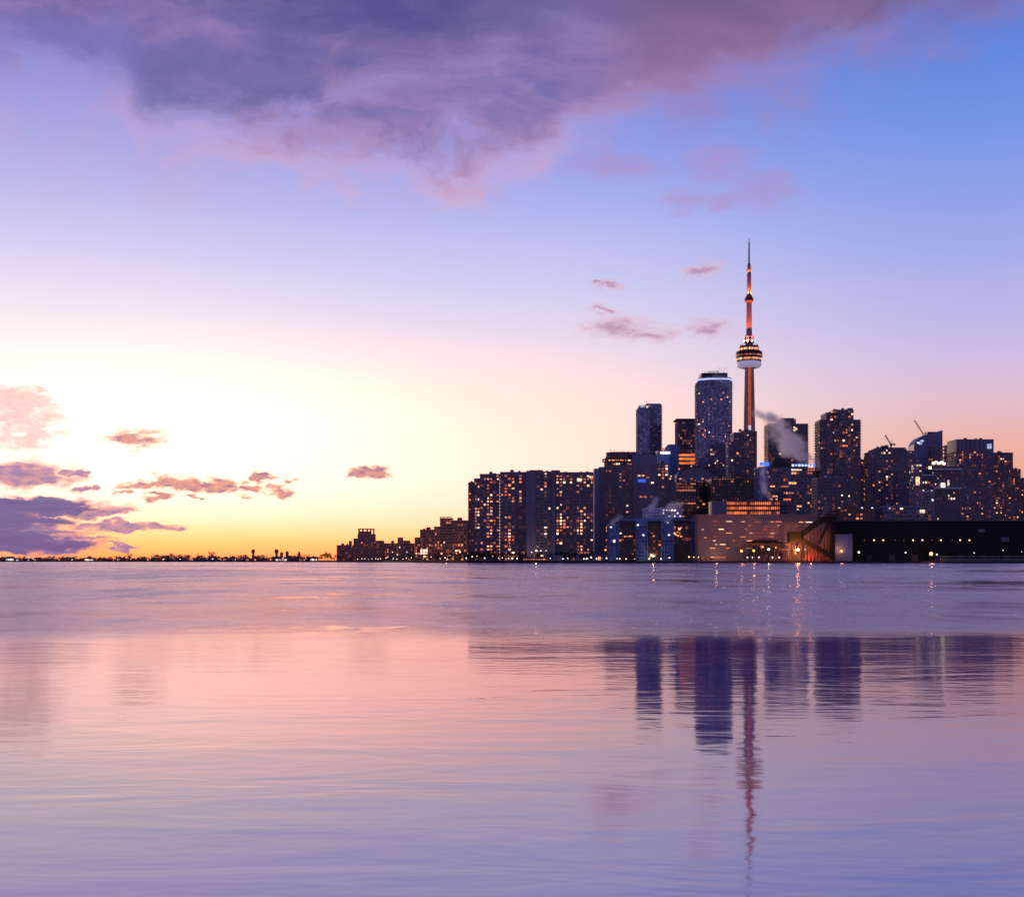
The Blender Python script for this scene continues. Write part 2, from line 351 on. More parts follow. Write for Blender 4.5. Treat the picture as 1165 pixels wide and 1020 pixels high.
M = dict(
    plum=concrete('plum_concrete', (122, 104, 122)), brown=concrete('brown_precast', (108, 84, 82)), warm=concrete('warm_brick', (112, 80, 74)),
    grey=concrete('grey_concrete', (112, 104, 122)), pale=concrete('pale_concrete', (150, 142, 158)), blue=concrete('blue_panel', (112, 116, 150), 0.45),
    slate=concrete('slate_panel', (114, 108, 132), 0.5), black=concrete('black_siding', (9, 9, 14), 0.85), dark=concrete('dark_metal', (40, 38, 52), 0.5),
    pink=concrete('pink_precast', (138, 114, 114), 0.85, 0.12), white=concrete('white_panel', (196, 198, 214), 0.5, 0.1), roof=concrete('roof_gravel', (60, 56, 66), 0.9),
    bluemetal=concrete('blue_metal_frame', (84, 112, 170), 0.4), far=concrete('far_brick', (196, 128, 108)), quay=concrete('quay_stone', (44, 40, 50), 0.9),
    tower=concrete('tower_concrete', (186, 146, 136), 0.85, 0.12), timber=concrete('bark', (46, 38, 36), 0.95), rustred=concrete('rust_red_steel', (120, 56, 44), 0.7),
)
G = dict(
    res=glass('apartment_glass', (28, 26, 36), (100, 90, 104), 0.16, (255, 124, 76), 0.26),
    warm=glass('warm_apartment_glass', (44, 32, 36), (112, 84, 86), 0.2, (255, 128, 72), 0.3),
    blue=glass('blue_tower_glass', (80, 92, 132), (150, 160, 196), 0.12, (255, 150, 110), 0.12, 0.12, 0.5),
    skyb=glass('bright_blue_glass', (70, 108, 176), (108, 146, 210), 0.0, (255, 140, 90), 0.05, 0.15, 0.5),
    off=glass('office_glass', (30, 32, 46), (88, 88, 110), 0.26, (255, 136, 72), 0.3, 0.12, 0.2),
    dk=glass('dark_glass', (16, 15, 24), (60, 54, 66), 0.16, (255, 120, 70), 0.2),
    teal=glass('terminal_blue_glass', (34, 62, 118), (84, 120, 176), 0.05, (255, 160, 90), 0.05, 0.18, 0.35),
    far=glass('far_glass', (96, 66, 64), (140, 98, 92), 0.15, (255, 130, 70), 0.2),
)
Lw = [roommat('lit_room_warm', (255, 206, 168), 1.9), roommat('lit_room_amber', (255, 158, 104), 1.35), roommat('lit_room_dim', (255, 140, 96), 0.5),
      roommat('lit_room_white', (255, 232, 208), 2.6), roommat('lit_room_cool', (196, 206, 255), 1.5), roommat('lit_room_orange', (255, 122, 60), 1.3), roommat('lit_room_blue', (60, 110, 255), 1.8)]
PAL = dict(warm=[0]*5+[1]*5+[2]*9+[3]+[5]*2, office=[1]*6+[5]*4+[0]*2+[2]*2, white=[3]*3+[0]*4+[2]*4+[1]*2+[4], red=[2]*5+[1]*4+[5]*3+[0]*3, dim=[2]*6+[1]*2+[5], blue=[6, 6, 4], cool=[4, 3, 3, 0])
UNIT = []
for i, m_ in enumerate(Lw):
    UNIT.append(MB().box(-.5, .5, -.5, .5, -.5, .5).mesh('window', m_))

# ------------------------------------------------------------------ building generator
def rect(x0, x1, y0, y1): return [(x0, y0), (x1, y0), (x1, y1), (x0, y1)]
def ngon(cx, cy, rx, ry, n, a0=0.0): return [(cx+rx*math.cos(a0+2*math.pi*i/n), cy+ry*math.sin(a0+2*math.pi*i/n)) for i in range(n)]
class Bld:
    """a thing at distance D; x in photograph columns, y in metres behind its front line, heights in photograph rows"""
    def __init__(s, name, label, cat, xc, D, group=None):
        s.D = D; s.x0 = XW(xc, D); s.root = thing(name, label, cat, (s.x0, D, GZ), group); s.rng = random.Random(int(xc*7+D)); s.nwin = 0
    def X(s, x): return XW(x, s.D)-s.x0
    def Z(s, y): return ZW(y, s.D)-GZ
    def P(s, pts): return [(s.X(x), d) for x, d in pts]
    def R(s, x0, x1, d0, d1): return rect(s.X(x0), s.X(x1), d0, d1)
    def prism(s, name, poly, z0, z1, m, top=None): return MB().prism(poly, z0, z1, 0, top).build(name, m, s.root)
    def window(s, c, size, rz, k):
        w = bpy.data.objects.new('window', UNIT[k]); COL.objects.link(w); w.parent = s.root
        w.location = c; w.scale = size; w.rotation_euler = (0, 0, rz); s.nwin += 1; return w
    def block(s, poly, z0, z1, fh=3.1, bay=3.4, clad='plum', gl='res', sp=0.9, pw=0.7, lit=0.12, pal='warm', cap=90, run=1, balc=0, roof=True, topz=None, vis=True, rowlit=None, pier_every=1, piers=True):
        rng = s.rng; H = z1-z0; nf = max(1, round(H/fh)); fh = H/nf; n = len(poly)
        body, lat = MB(), MB(); cand = []
        for i in range(n):
            a, b = Vector(poly[i]), Vector(poly[(i+1) % n]); L = (b-a).length
            if L < 0.3: continue
            t = (b-a)/L; nn = Vector((t.y, -t.x)); nb = max(1, round(L/bay)); bw = L/nb
            body.face([(*a, z0), (*b, z0), (*b, z1), (*a, z1)], [(i*37, 0), (i*37+nb, 0), (i*37+nb, nf), (i*37, nf)])
            def bx(u0, u1, zz0, zz1, pr):
                p0, p1 = a+t*u0, a+t*u1; q1, q0 = p1+nn*pr, p0+nn*pr
                lat.prism([tuple(q0), tuple(q1), tuple(p1), tuple(p0)], zz0, zz1)
            for f in range(nf): bx(0, L, z0+f*fh-0.02, z0+f*fh+sp*0.98, 0.28)
            if piers:
                for j in range(0, nb+1, pier_every):
                    u = min(max(j*bw, pw/2), L-pw/2); bx(u-pw/2, u+pw/2, z0, z1, 0.42)
            bx(0, L, z1-0.5, z1+1.0, 0.5)
            mid = (a+b)/2
            cd = Vector((-(s.x0+mid.x), -(s.D+mid.y)))
            if nn.dot(cd.normalized()) > 0.12: cand.append((i, a, t, nn, L, nb, bw))
        body.face([(*p, z1) for p in poly], None, 1)
        body.build('wall', [G[gl], M['roof']], s.root); lat.build('cladding', M[clad], s.root)
        if lit > 0:
            picks = []
            for i, a, t, nn, L, nb, bw in cand:
                cw = [rng.choice([0.35, 0.6, 1.0, 1.5, 2.2]) for _ in range(nb)]
                for f in range(nf):
                    fw = rowlit(f/max(1, nf-1)) if rowlit else rng.choice([0.5, 0.8, 1.0, 1.2, 1.7])
                    j = 0
                    sd_ = s.x0*.013+i*3.1
                    while j < nb:
                        r = 1 if run == 1 else rng.randint(1, run)
                        r = min(r, nb-j)
                        cl_ = max(.12, min(2.0, 1+3.6*mnoise.noise(Vector((j*.21+sd_, f*.13, sd_)))))
                        if rng.random() < lit*1.05*fw*cw[j]*cl_: picks.append((a, t, nn, bw, j, r, f))
                        j += r
            rng.shuffle(picks)
            for a, t, nn, bw, j, r, f in picks[:cap]:
                p = a+t*((j+r/2)*bw)+nn*0.06; hh = fh-sp
                ww = (r*bw-pw*(0.6 if piers else 0.2))*(1 if r > 1 else 0.8)
                fr = rng.choice([1, 1, .8, .65, .5]) if r == 1 else 1
                s.window((p.x+t.x*rng.uniform(-.15, .15)*bw*(1-fr), p.y, z0+f*fh+sp+hh/2), (ww*fr, 0.22, hh*rng.choice([.9, .75, .6])), math.atan2(t.y, t.x), rng.choice(PAL[pal]))
        if balc:
            bp = offset_poly(poly, balc)
            me = MB().prism(bp, 0, 0.5).mesh('balcony', M['pale'] if clad in ('blue', 'white') else M[clad])
            for f in range(1, nf):
                o = link('balcony', me, s.root); o.location = (0, 0, z0+f*fh-0.2)
        return nf, fh
    def penthouse(s, x0, x1, ytop, zb, d0, d1, m='dark', name='penthouse'):
        mb = MB(); a, b = s.X(x0), s.X(x1); zt = s.Z(ytop)
        mb.box(a, b, d0, d1, zb+0.02, zt)
        k_ = max(2, int((b-a)/2.5))
        for i in range(k_): mb.box(a+(b-a)*(i+.35)/k_, a+(b-a)*(i+.65)/k_, d0-.15, d0, zb+.3*(zt-zb), zb+.8*(zt-zb))
        return mb.build(name, M[m], s.root)
    def mast(s, x, y0, y1, r=0.25, d=6, name='mast'):
        mb = MB(); X = s.X(x); mb.lathe([(r, s.Z(y0)-.4), (r*.5, s.Z(y1)), (0, s.Z(y1)+.1)], 6, 0, X, d)
        for i in range(3):
            z = s.Z(y0)+(s.Z(y1)-s.Z(y0))*(.45+.18*i); mb.box(X-r*3, X+r*3, d-.06, d+.06, z-.06, z+.06)
        return mb.build(name, M['dark'], s.root)
    def rooftop(s, x0, x1, zb, d0, d1, nmax=5):
        """air handlers, vents and a stair hut on the flat roof"""
        a, b = s.X(x0), s.X(x1)
        for i in range(s.rng.randint(2, nmax)):
            w = s.rng.uniform(1.5, 4.5); h = s.rng.uniform(1.0, 3.0); x = s.rng.uniform(a, max(a+.1, b-w)); y = s.rng.uniform(d0, d1-3)
            mb = MB().box(x, x+w, y, y+3, zb+.02, zb+h); mb.box(x+.3, x+w-.3, y+.4, y+2.6, zb+h, zb+h+.4)
            mb.lathe([(.25, zb+h+.4), (.25, zb+h+1.2), (.4, zb+h+1.3), (0, zb+h+1.5)], 6, 0, x+w/2, y+1.5)
            mb.build('air_handler', M[s.rng.choice(['dark', 'grey', 'slate'])], s.root)

# ------------------------------------------------------------------ land
def make_land():
    mb = MB()
    pts = [(XW(x, D), D) for x, D in SHORE]
    pts = [(-9000, 3600)]+pts+[(9000, 1000)]
    far = 9000
    for (x0, y0), (x1, y1) in zip(pts, pts[1:]):
        mb.face([(x0, y0, GZ), (x1, y1, GZ), (x1, far, GZ), (x0, far, GZ)])
        mb.face([(x0, y0, -2), (x1, y1, -2), (x1, y1, GZ), (x0, y0, GZ)], None, 1)
        mb.bar((x0, y0+.35, GZ+.12), (x1, y1+.35, GZ+.12), .7, .24, 1)      # coping of the quay
    structure(mb.build('land', [concrete('city_ground', (58, 52, 58), 0.95), M['quay']]))
make_land()
# ================================================================== the waterfront slabs
b = Bld('apartment_tower', 'stepped dark apartment slab, leftmost of the tall condo row, sunset glow along its left edge', 'apartment tower', 550, 1262)
d = b.D
b.block(b.R(533, 539.5, 1, 24), 0, b.Z(549.5), lit=.10, cap=20, clad='brown')
b.block(b.R(539.7, 546, .5, 26), 0, b.Z(545), lit=.13, cap=20)
b.block(b.R(546.2, 568, 0, 30), 0, b.Z(540), piers=False, sp=1.2, lit=.15, cap=60)
b.penthouse(548, 553, 538.5, b.Z(540)+1, 6, 16); b.penthouse(557, 561, 537.8, b.Z(540)+1, 6, 16); b.rooftop(546, 566, b.Z(540)+1, 8, 26); b.rooftop(533, 545, b.Z(549)+1, 8, 22, 3)

b = Bld('apartment_tower', 'flat-topped dark condo slab directly right of the stepped slab, orange windows at its right side', 'apartment tower', 585, 1250)
b.block(b.R(569.2, 598.4, 0, 28), 0, b.Z(539.5), lit=.15, cap=75, pal='red')
b.prism('parapet', b.R(568.8, 598.6, -.6, 28.6), b.Z(539.5)+1.02, b.Z(536.6), M['plum'])
b.rooftop(572, 596, b.Z(536.6), 8, 24)

b = Bld('apartment_tower', 'dark condo slab with two blank grey concrete shafts and a low roof bulge', 'apartment tower', 614, 1236)
b.prism('stair_shaft', b.R(598.6, 609.5, 0, 22), 0, b.Z(535.2), M['grey'])
b.block(b.R(609.7, 627.4, 2.5, 26), 0, b.Z(537), balc=.8, lit=.15, cap=60, clad='slate', pal='warm')
b.prism('stair_shaft', b.R(627.6, 632, 0, 22), 0, b.Z(536), M['grey'])
b.penthouse(603, 618, 534, b.Z(537)+1, 5, 18, 'plum'); b.rooftop(610, 627, b.Z(537)+1, 8, 24)

b = Bld('apartment_tower', 'broad dark condo slab full of lit flats with a white-lit top room, beside the hotel', 'apartment tower', 653, 1243)
b.block(b.R(632.3, 675, 0, 28), 0, b.Z(540), lit=.2, cap=98, pal='warm')
b.prism('parapet', b.R(632, 675.3, -.7, 28.7), b.Z(540)+1.02, b.Z(536.8), M['plum'])
b.window((b.X(659), -.35, b.Z(545.8)), (4.4, .3, 3.0), 0, 3); b.window((b.X(672.3), -.35, b.Z(542.5)), (3.6, .3, 2.2), 0, 0)
b.penthouse(627.5, 637.5, 534.2, b.Z(536.8), 5, 18, 'plum'); b.rooftop(640, 673, b.Z(536.8), 8, 24); b.mast(668, 536.8, 529, .15)

b = Bld('hotel_tower', 'wide grey hotel tower with a ringed rooftop restaurant and a small blue sign', 'hotel', 712, 1292)
b.prism('stair_shaft', b.R(675.6, 681.5, -3, 16), 0, b.Z(533), M['blue'])
b.prism('stair_shaft', b.R(681.7, 688, -1.5, 20), 0, b.Z(531), M['grey'])
b.block(b.R(688.2, 719.6, 0, 24), 0, b.Z(531), lit=.10, cap=50, clad='plum', sp=1.2, pw=1.0)
b.prism('stair_shaft', b.R(719.8, 747.6, -1.2, 26), 0, b.Z(530), M['plum'])
for x, y, k_ in ((727, 541, 0), (731.5, 541, 1), (737, 543, 2), (729, 565, 2), (734, 565, 1), (741, 565, 2), (742, 549, 0)): b.window((b.X(x), -1.25, b.Z(y)), (2.6, .3, 1.6), 0, k_)
b.window((b.X(730), -1.3, b.Z(546.8)), (7.6, .5, 3.4), 0, 6).name = 'sign'
b.block(ngon(b.X(706), 13, 15.2, 11.5, 20), b.Z(531)+1.02, b.Z(526), 4.4, 3, 'brown', 'dk', 1.2, .4, lit=.45, pal='warm', cap=12)
b.prism('restaurant_ring', ngon(b.X(706), 13, 14.4, 10.8, 24), b.Z(524.6)+.5, b.Z(518.5), M['brown'])
b.block(ngon(b.X(705), 13, 16.2, 12.4, 24), b.Z(525.8)+1.2, b.Z(523.4)+1.2, 2.1, 3, 'brown', 'dk', .5, .3, lit=.5, pal='warm', cap=16)
b.prism('restaurant_ring', ngon(b.X(706), 13, 13.6, 10, 24), b.Z(518.5), b.Z(513.4), M['brown'])
b.prism('penthouse', b.R(719, 748, 2, 22), b.Z(530)+.02, b.Z(517), M['slate']); b.prism('roof_slab', b.R(716, 728, 3, 20), b.Z(516.9), b.Z(513.5), M['plum'])
b.rooftop(722, 745, b.Z(517), 4, 18, 4)
for x, y in ((696, 508), (700, 510), (710, 510.5), (716, 511)): b.mast(x, 513.4, y, .22, 13)

b = Bld('office_tower', 'narrow dark tower with bright lit top floors behind the hotel', 'office tower', 757, 1340)
b.block(b.R(748, 760.5, 0, 22), 0, b.Z(528.5), lit=.10, cap=40, pal='warm', clad='slate', rowlit=lambda f: 6.0 if f > .88 else .7)
b.block(b.R(760.7, 768, 2, 22), 0, b.Z(543), lit=.06, cap=20, pal='warm', clad='slate'); b.rooftop(749, 759, b.Z(528.5)+1, 4, 18, 3)

# ================================================================== downtown towers behind
b = Bld('condo_tower', 'slender blue tower standing alone at left with a bright white corner at its top', 'tower', 740, 1900)
z = b.Z(462.5)
b.block(b.P([(726, 4), (739.5, 0), (739.7, 30), (726, 30)]), 0, b.Z(464.5), clad='slate', gl='blue', lit=.01, cap=5, sp=.5, pw=.5, pier_every=2, rowlit=lambda f: 1 if f < .45 else .15)
b.block(b.P([(739.8, 0), (753.2, 5), (753.2, 30), (739.8, 30)]), 0, b.Z(460), clad='blue', gl='blue', lit=.02, cap=8, sp=.7, pw=.3, balc=1.4, piers=False, pal='dim', rowlit=lambda f: 1 if f < .45 else .15)
b.prism('crown', b.P([(726.3, 5), (735.5, 2), (735.5, 24), (726.3, 24)]), b.Z(464.5)+1.02, b.Z(460.2), M['white'], b.P([(728, 6), (735.5, 3), (735.5, 24), (728, 24)]))
b.penthouse(735.8, 752, 458.3, b.Z(460)+1, 6, 24, 'slate'); b.mast(736.5, 458.3, 455.5, .3)
b.window((b.X(731), 1.2, b.Z(461.7)), (6.2, .5, 3.4), math.atan2(-4, b.X(739.5)-b.X(726)), 4).name = 'sign'

b = Bld('office_building', 'bright blue slanted glass block with a glowing white and yellow rooftop sign', 'office building', 760, 1700)
b.block(b.P([(749, 5), (762, 0), (771, 3), (771, 26), (749, 26)]), 0, b.Z(513), 3.6, 3.2, 'bluemetal', 'skyb', .5, .3, lit=.02, cap=8)
b.prism('glass_wedge', b.P([(755, 4), (762, .5), (771, 3.4), (771, 22), (755, 22)]), b.Z(513)+1.02, b.Z(505), M['bluemetal'], b.P([(761, 4), (762, 2.5), (771, 3.4), (771, 20), (761, 20)]))
b.window((b.X(756.5), -2.0, b.Z(515)), (13.0, .6, 2.6), 0, 3).name = 'sign'
b.window((b.X(754.5), -2.0, b.Z(511.2)), (4.6, .6, 3.6), 0, 1).name = 'sign'

b = Bld('office_tower', 'mid-height office tower with a flat overhanging roof plate and an orange lit sky lobby', 'office tower', 783, 1852)
b.block(b.R(771.3, 795, 0, 32), 0, b.Z(479.5), 3.7, 3.0, 'slate', 'off', .9, .5, lit=.07, cap=70, pal='warm', rowlit=lambda f: 9 if .66 < f < .735 else .8)
b.prism('roof_plate', b.R(769.2, 795.3, -3, 34), b.Z(477.6), b.Z(476.2), M['brown']); b.prism('penthouse', b.R(773, 795, 3, 28), b.Z(479.5)+1.0, b.Z(477.6)-.02, M['dark'])
for y in (517.5, 522, 526.5): b.window((b.X(783.5), -.4, b.Z(y)), (28, .4, 3.2), 0, 5)

b = Bld('condo_tower', 'tallest blue glass condo tower, ribbed with balconies, white-lit crown, left of the needle tower', 'tower', 815, 1752)
pl = b.P([(795.4, 10), (808, 0), (829, 1.5), (834, 10), (834, 36), (795.4, 36)])
b.block(pl, 0, b.Z(433), 3.0, 2.9, 'blue', 'blue', .5, .35, lit=.055, cap=96, pal='warm', balc=1.3, pier_every=2)
b.prism('crown', offset_poly(pl, -.6), b.Z(433)+1.02, b.Z(428.6), M['white'])
b.prism('light_band', offset_poly(pl, .1), b.Z(431.3), b.Z(430), lampmat('crown_band_light', (190, 205, 255), 1.3))
b.prism('penthouse', b.P([(799, 8), (809, 4), (828.5, 5), (828.5, 30), (799, 30)]), b.Z(428.6), b.Z(423.4), M['dark'])
for x in (803, 808, 813, 819, 824): b.mast(x, 423.4, 421.2, .3, 9)
mb = MB().bar((b.X(806), 9, b.Z(421.6)), (b.X(819), 9, b.Z(421.2)), .7); mb.bar((b.X(817), 9, b.Z(423.4)), (b.X(817), 9, b.Z(420.6)), .7); mb.build('roof_crane', M['dark'], b.root)

b = Bld('condo_tower', 'dark tower with reddish lit flats at the foot of the needle tower', 'tower', 848, 1655)
b.block(b.R(835, 843.5, 0, 26), 0, b.Z(492.5), lit=.16, cap=45, pal='red', clad='slate', gl='warm', sp=.7, balc=.9)
b.block(b.R(843.7, 858.2, 1, 28), 0, b.Z(491), lit=.14, cap=75, pal='red', clad='slate', gl='warm', sp=.7)
b.prism('stair_shaft', b.R(858.4, 861.3, .5, 24), 0, b.Z(490), M['plum']); b.rooftop(836, 857, b.Z(491)+1, 6, 22, 5)
b.block(b.R(829, 834.7, 2, 20), 0, b.Z(503), lit=.5, cap=40, pal='white', clad='pale', sp=.6)

b = Bld('condo_tower', 'balconied twin-topped tower half hidden behind the white steam plume', 'tower', 891, 1805)
b.block(b.R(874.3, 889, 0, 28), 0, b.Z(482.5), lit=.05, cap=25, clad='slate', sp=.8, balc=1.5)
b.block(b.R(889.2, 905, -1, 30), 0, b.Z(477.5), lit=.10, cap=40, clad='slate', sp=.8)
b.block(b.R(905.2, 919, 0, 28), 0, b.Z(482.5), lit=.16, cap=50, clad='slate', sp=.8, balc=1.5, pal='warm')
b.penthouse(890, 904, 475, b.Z(477.5)+1, 4, 22, 'dark')
for x, y in ((903.5, 486.5), (903.5, 489.5), (905.8, 488)): b.window((b.X(x), -2.0, b.Z(y)), (2.6, .3, 2.6), 0, 0)

b = Bld('office_building', 'office block glowing with orange lit floors under blue roof-edge signs', 'office building', 897, 1505)
b.block(b.R(864.5, 875.5, 3, 34), 0, b.Z(531.5), 3.9, 3.0, 'blue', 'skyb', .8, .5, lit=.06, cap=12)
b.block(b.R(875.7, 927.5, 0, 40), 0, b.Z(533), 3.9, 3.1, 'slate', 'off', 1.15, .55, lit=.62, cap=99, pal='office', run=3, rowlit=lambda f: .25 if .42 < f < .56 else 1.0)
b.prism('roof_wedge', b.P([(876, 4), (905, 2), (905, 30), (876, 30)]), b.Z(533)+1.02, b.Z(520), M['dark'], b.P([(883, 5), (890, 3), (890, 30), (883, 30)]))
b.window((b.X(870), 2.4, b.Z(527.5)), (11, .6, 4.2), 0, 6).name = 'sign'; b.window((b.X(914), -.8, b.Z(529.2)), (28, .6, 2.2), 0, 6).name = 'sign'
for i in range(7): b.window((b.X(902+i*3.6), -1.2, b.Z(529.2)), (2.2, .6, 2.6), 0, 4).name = 'sign_letter'
b.rooftop(906, 926, b.Z(533)+1, 8, 30, 5)

b = Bld('condo_tower', 'tall dark stepped condo tower with balconies down its left edge, right of the steam', 'tower', 956, 1500)
b.block(b.R(933.4, 940, 2, 26), 0, b.Z(478), lit=.10, cap=25, clad='slate', balc=1.6, sp=.7)
b.block(b.R(940.2, 948, 0, 26), 0, b.Z(470), lit=.12, cap=40, clad='slate', sp=.7)
b.block(b.R(948.2, 970.5, -2, 30), 0, b.Z(467), piers=False, lit=.15, cap=95, clad='slate', gl='off', sp=.7, pal='warm')
b.block(b.R(970.7, 979, 1, 26), 0, b.Z(478), lit=.16, cap=45, clad='slate', sp=.7, balc=1.2)
b.penthouse(965.5, 971, 463.6, b.Z(467)+1, 3, 16, 'slate'); b.rooftop(950, 964, b.Z(467)+1, 3, 20, 4)

b = Bld('apartment_block', 'plain grey mid-rise block in front of the tall stepped tower, above the conveyor', 'apartment block', 946, 1352)
b.block(b.R(930.3, 963, 0, 26), 0, b.Z(544), 3.3, 3.0, 'grey', 'dk', 1.1, .8, lit=.04, cap=30, pal='white'); b.rooftop(932, 960, b.Z(544)+1, 4, 22, 4)
b.block(b.R(963.2, 976, 3, 26), 0, b.Z(577), 3.3, 3.2, 'warm', 'warm', 1.1, .8, lit=.2, cap=20, pal='red')

b = Bld('condo_tower', 'faint far tower peeping between the stepped tower and its squat right neighbour', 'tower', 985, 1900)
b.block(b.R(979.4, 992, 0, 24), 0, b.Z(523), 3.2, 3.2, 'warm', 'far', .9, .6, lit=.10, cap=30, pal='red'); b.rooftop(980, 990, b.Z(523)+1, 4, 20, 3)

b = Bld('apartment_tower', 'squat broad tower with blue-grey vertical piers and a small crane on top', 'apartment tower', 1015, 1502)
b.block(b.R(990, 996, 2, 26), 0, b.Z(514.5), lit=.06, cap=20, clad='slate')
b.block(b.R(996.2, 1022, 0, 30), 0, b.Z(511), lit=.12, cap=80, clad='slate', pal='warm', bay=3.0)
for x in (1022.3, 1026, 1029.7): b.prism('pier', b.R(x, x+1.7, -.6, 10), 0, b.Z(510.5), M['grey'])
b.block(b.R(1022.2, 1031.6, .2, 30), 0, b.Z(511.5), lit=.05, cap=15, clad='slate')
b.block(b.R(1031.8, 1041, 1, 28), 0, b.Z(513.5), lit=.2, cap=50, clad='slate', pal='red')
b.prism('penthouse', b.R(1000, 1032, 5, 24), b.Z(510)+.4, b.Z(508.4), M['dark']); b.rooftop(998, 1020, b.Z(508.4), 6, 22, 4)

b = Bld('condo_tower', 'blue glass tower with a curved slanting roof beside the second crane', 'tower', 1056, 1755)
b.block(b.R(1040, 1056, 0, 28), 0, b.Z(520), 3.2, 3.0, 'blue', 'blue', .5, .4, lit=.02, cap=10)
b.block(b.R(1056.2, 1072.4, 0, 28), 0, b.Z(508), 3.2, 3.0, 'slate', 'off', .6, .5, lit=.06, cap=20, pal='red')
mb = MB(); cur = [(1040, 505.5), (1043, 501), (1047, 497.5), (1052, 495), (1057.5, 493.2), (1063, 492), (1068, 490.5), (1072.4, 489)]
ba = [(x, 519.4 if x < 1056 else 507.4) for x, y in cur]
for (p, q) in zip(range(len(cur)-1), range(1, len(cur))):
    for dd, fl in ((.3, 0), (27, 1)):
        pts = [(b.X(cur[p][0]), dd, b.Z(520)), (b.X(cur[q][0]), dd, b.Z(520)), (b.X(cur[q][0]), dd, b.Z(cur[q][1])), (b.X(cur[p][0]), dd, b.Z(cur[p][1]))]
        mb.face(pts[::-1] if fl else pts)
    mb.face([(b.X(cur[p][0]), .3, b.Z(cur[p][1])), (b.X(cur[q][0]), .3, b.Z(cur[q][1])), (b.X(cur[q][0]), 27, b.Z(cur[q][1])), (b.X(cur[p][0]), 27, b.Z(cur[p][1]))])
for c_ in (cur[0], cur[-1]): mb.face([(b.X(c_[0]), .3, b.Z(520)), (b.X(c_[0]), 27, b.Z(520)), (b.X(c_[0]), 27, b.Z(c_[1])), (b.X(c_[0]), .3, b.Z(c_[1]))])
mb.build('slanted_crown', M['blue'], b.root)
mb = MB()
for i in range(9):
    t_ = i/8; x = 1041+t_*30; yt = next(p[1]+(q[1]-p[1])*(x-p[0])/(q[0]-p[0]) for p, q in zip(cur, cur[1:]) if p[0] <= x <= q[0])
    mb.box(b.X(x)-.2, b.X(x)+.2, -.25, .28, b.Z(518), b.Z(yt+.8))
mb.build('mullion_grid', M['slate'], b.root)
for x, y in ((1045, 503.5), (1049, 501.5), (1047, 504.5)): b.window((b.X(x), -.2, b.Z(y)), (4.2, .5, 2.2), 0, 4)
b.prism('crown', b.R(1056, 1072.2, 3, 26), b.Z(496), b.Z(490.8), M['dark'])

b = Bld('building_frame', 'unfinished open concrete frame between the slanted glass tower and the tower with a white sign', 'construction site', 1081, 1702)
mb = MB()
for i in range(7): mb.box(b.X(1074.5), b.X(1087.8), 0, 18, b.Z(590)+(b.Z(507)-b.Z(590))*i/6-.2 if i else 0, (b.Z(590)+(b.Z(507)-b.Z(590))*i/6+.25) if i else .5)
for f in range(14): z_ = b.Z(560)+(b.Z(507)-b.Z(560))*f/13; mb.box(b.X(1074.4), b.X(1087.9), -.1, 18.1, z_-.18, z_+.18)
mb.build('floor_slab', M['pale'], b.root)
for x in (1075.2, 1079, 1083, 1087.2):
    for d_ in (.6, 17): MB().box(b.X(x)-.35, b.X(x)+.35, d_-.3, d_+.3, .5, b.Z(506)).build('column', M['warm'], b.root)
b.prism('core_wall', b.R(1078.5, 1084, 6, 13), .5, b.Z(505.5), M['warm']); b.mast(1083, 505.5, 500, .3, 9)

b = Bld('apartment_block', 'pale concrete mid-rise with open corner balconies and a lit rooftop terrace', 'apartment block', 1067, 1402)
b.block(b.R(1042, 1062.5, 0, 24), 0, b.Z(561), 3.1, 2.9, 'pale', 'dk', .8, .8, lit=.03, cap=14, pal='white')
b.block(b.R(1042, 1049, .4, 22), b.Z(561)+1.02, b.Z(528), 3.1, 2.8, 'pale', 'dk', .9, .6, lit=.35, cap=20, pal='white')
for y in (541, 559.5): b.prism('balcony', b.R(1048.5, 1062.5, -1.4, 3), b.Z(y), b.Z(y-1.4), M['white'])
for y in (534.5, 556): b.prism('balcony', b.R(1062, 1094, -2, 3), b.Z(y), b.Z(y-1.7), M['white'])
b.block(b.R(1049.2, 1062.3, 1.5, 22), b.Z(561)+1.02, b.Z(540)-1, 3.1, 2.8, 'slate', 'dk', .6, .4, lit=.06, cap=8)
b.block(b.R(1062.7, 1093.5, .8, 26), 0, b.Z(535)-1.1, 3.1, 3.0, 'grey', 'dk', .8, 1.3, lit=.07, cap=40, pal='white')
b.prism('rooftop_terrace', b.R(1064, 1092, 4, 22), b.Z(534)-.5, b.Z(530), M['warm'])
for x, y, w_ in ((1063.5, 526.5, 3), (1066.5, 525, 3), (1069.5, 526.5, 4), (1073, 525.5, 3), (1075.5, 527, 3)): b.window((b.X(x), 4, b.Z(y)), (w_, .5, 2.4), 0, 3)
b.prism('pergola', b.R(1061, 1079, 5, 20), b.Z(530)+.02, b.Z(524), M['brown'])
b.window((b.X(1058), -.5, b.Z(532)), (3.0, .5, 3.0), 0, 3); b.window((b.X(1072.5), -1.0, b.Z(552)), (4.4, .5, 4.6), 0, 3); b.window((b.X(1079), .2, b.Z(549)), (2, .5, 6), 0, 0)
b.window((b.X(1044), -.2, b.Z(547)), (4.2, .4, 9), 0, 0)

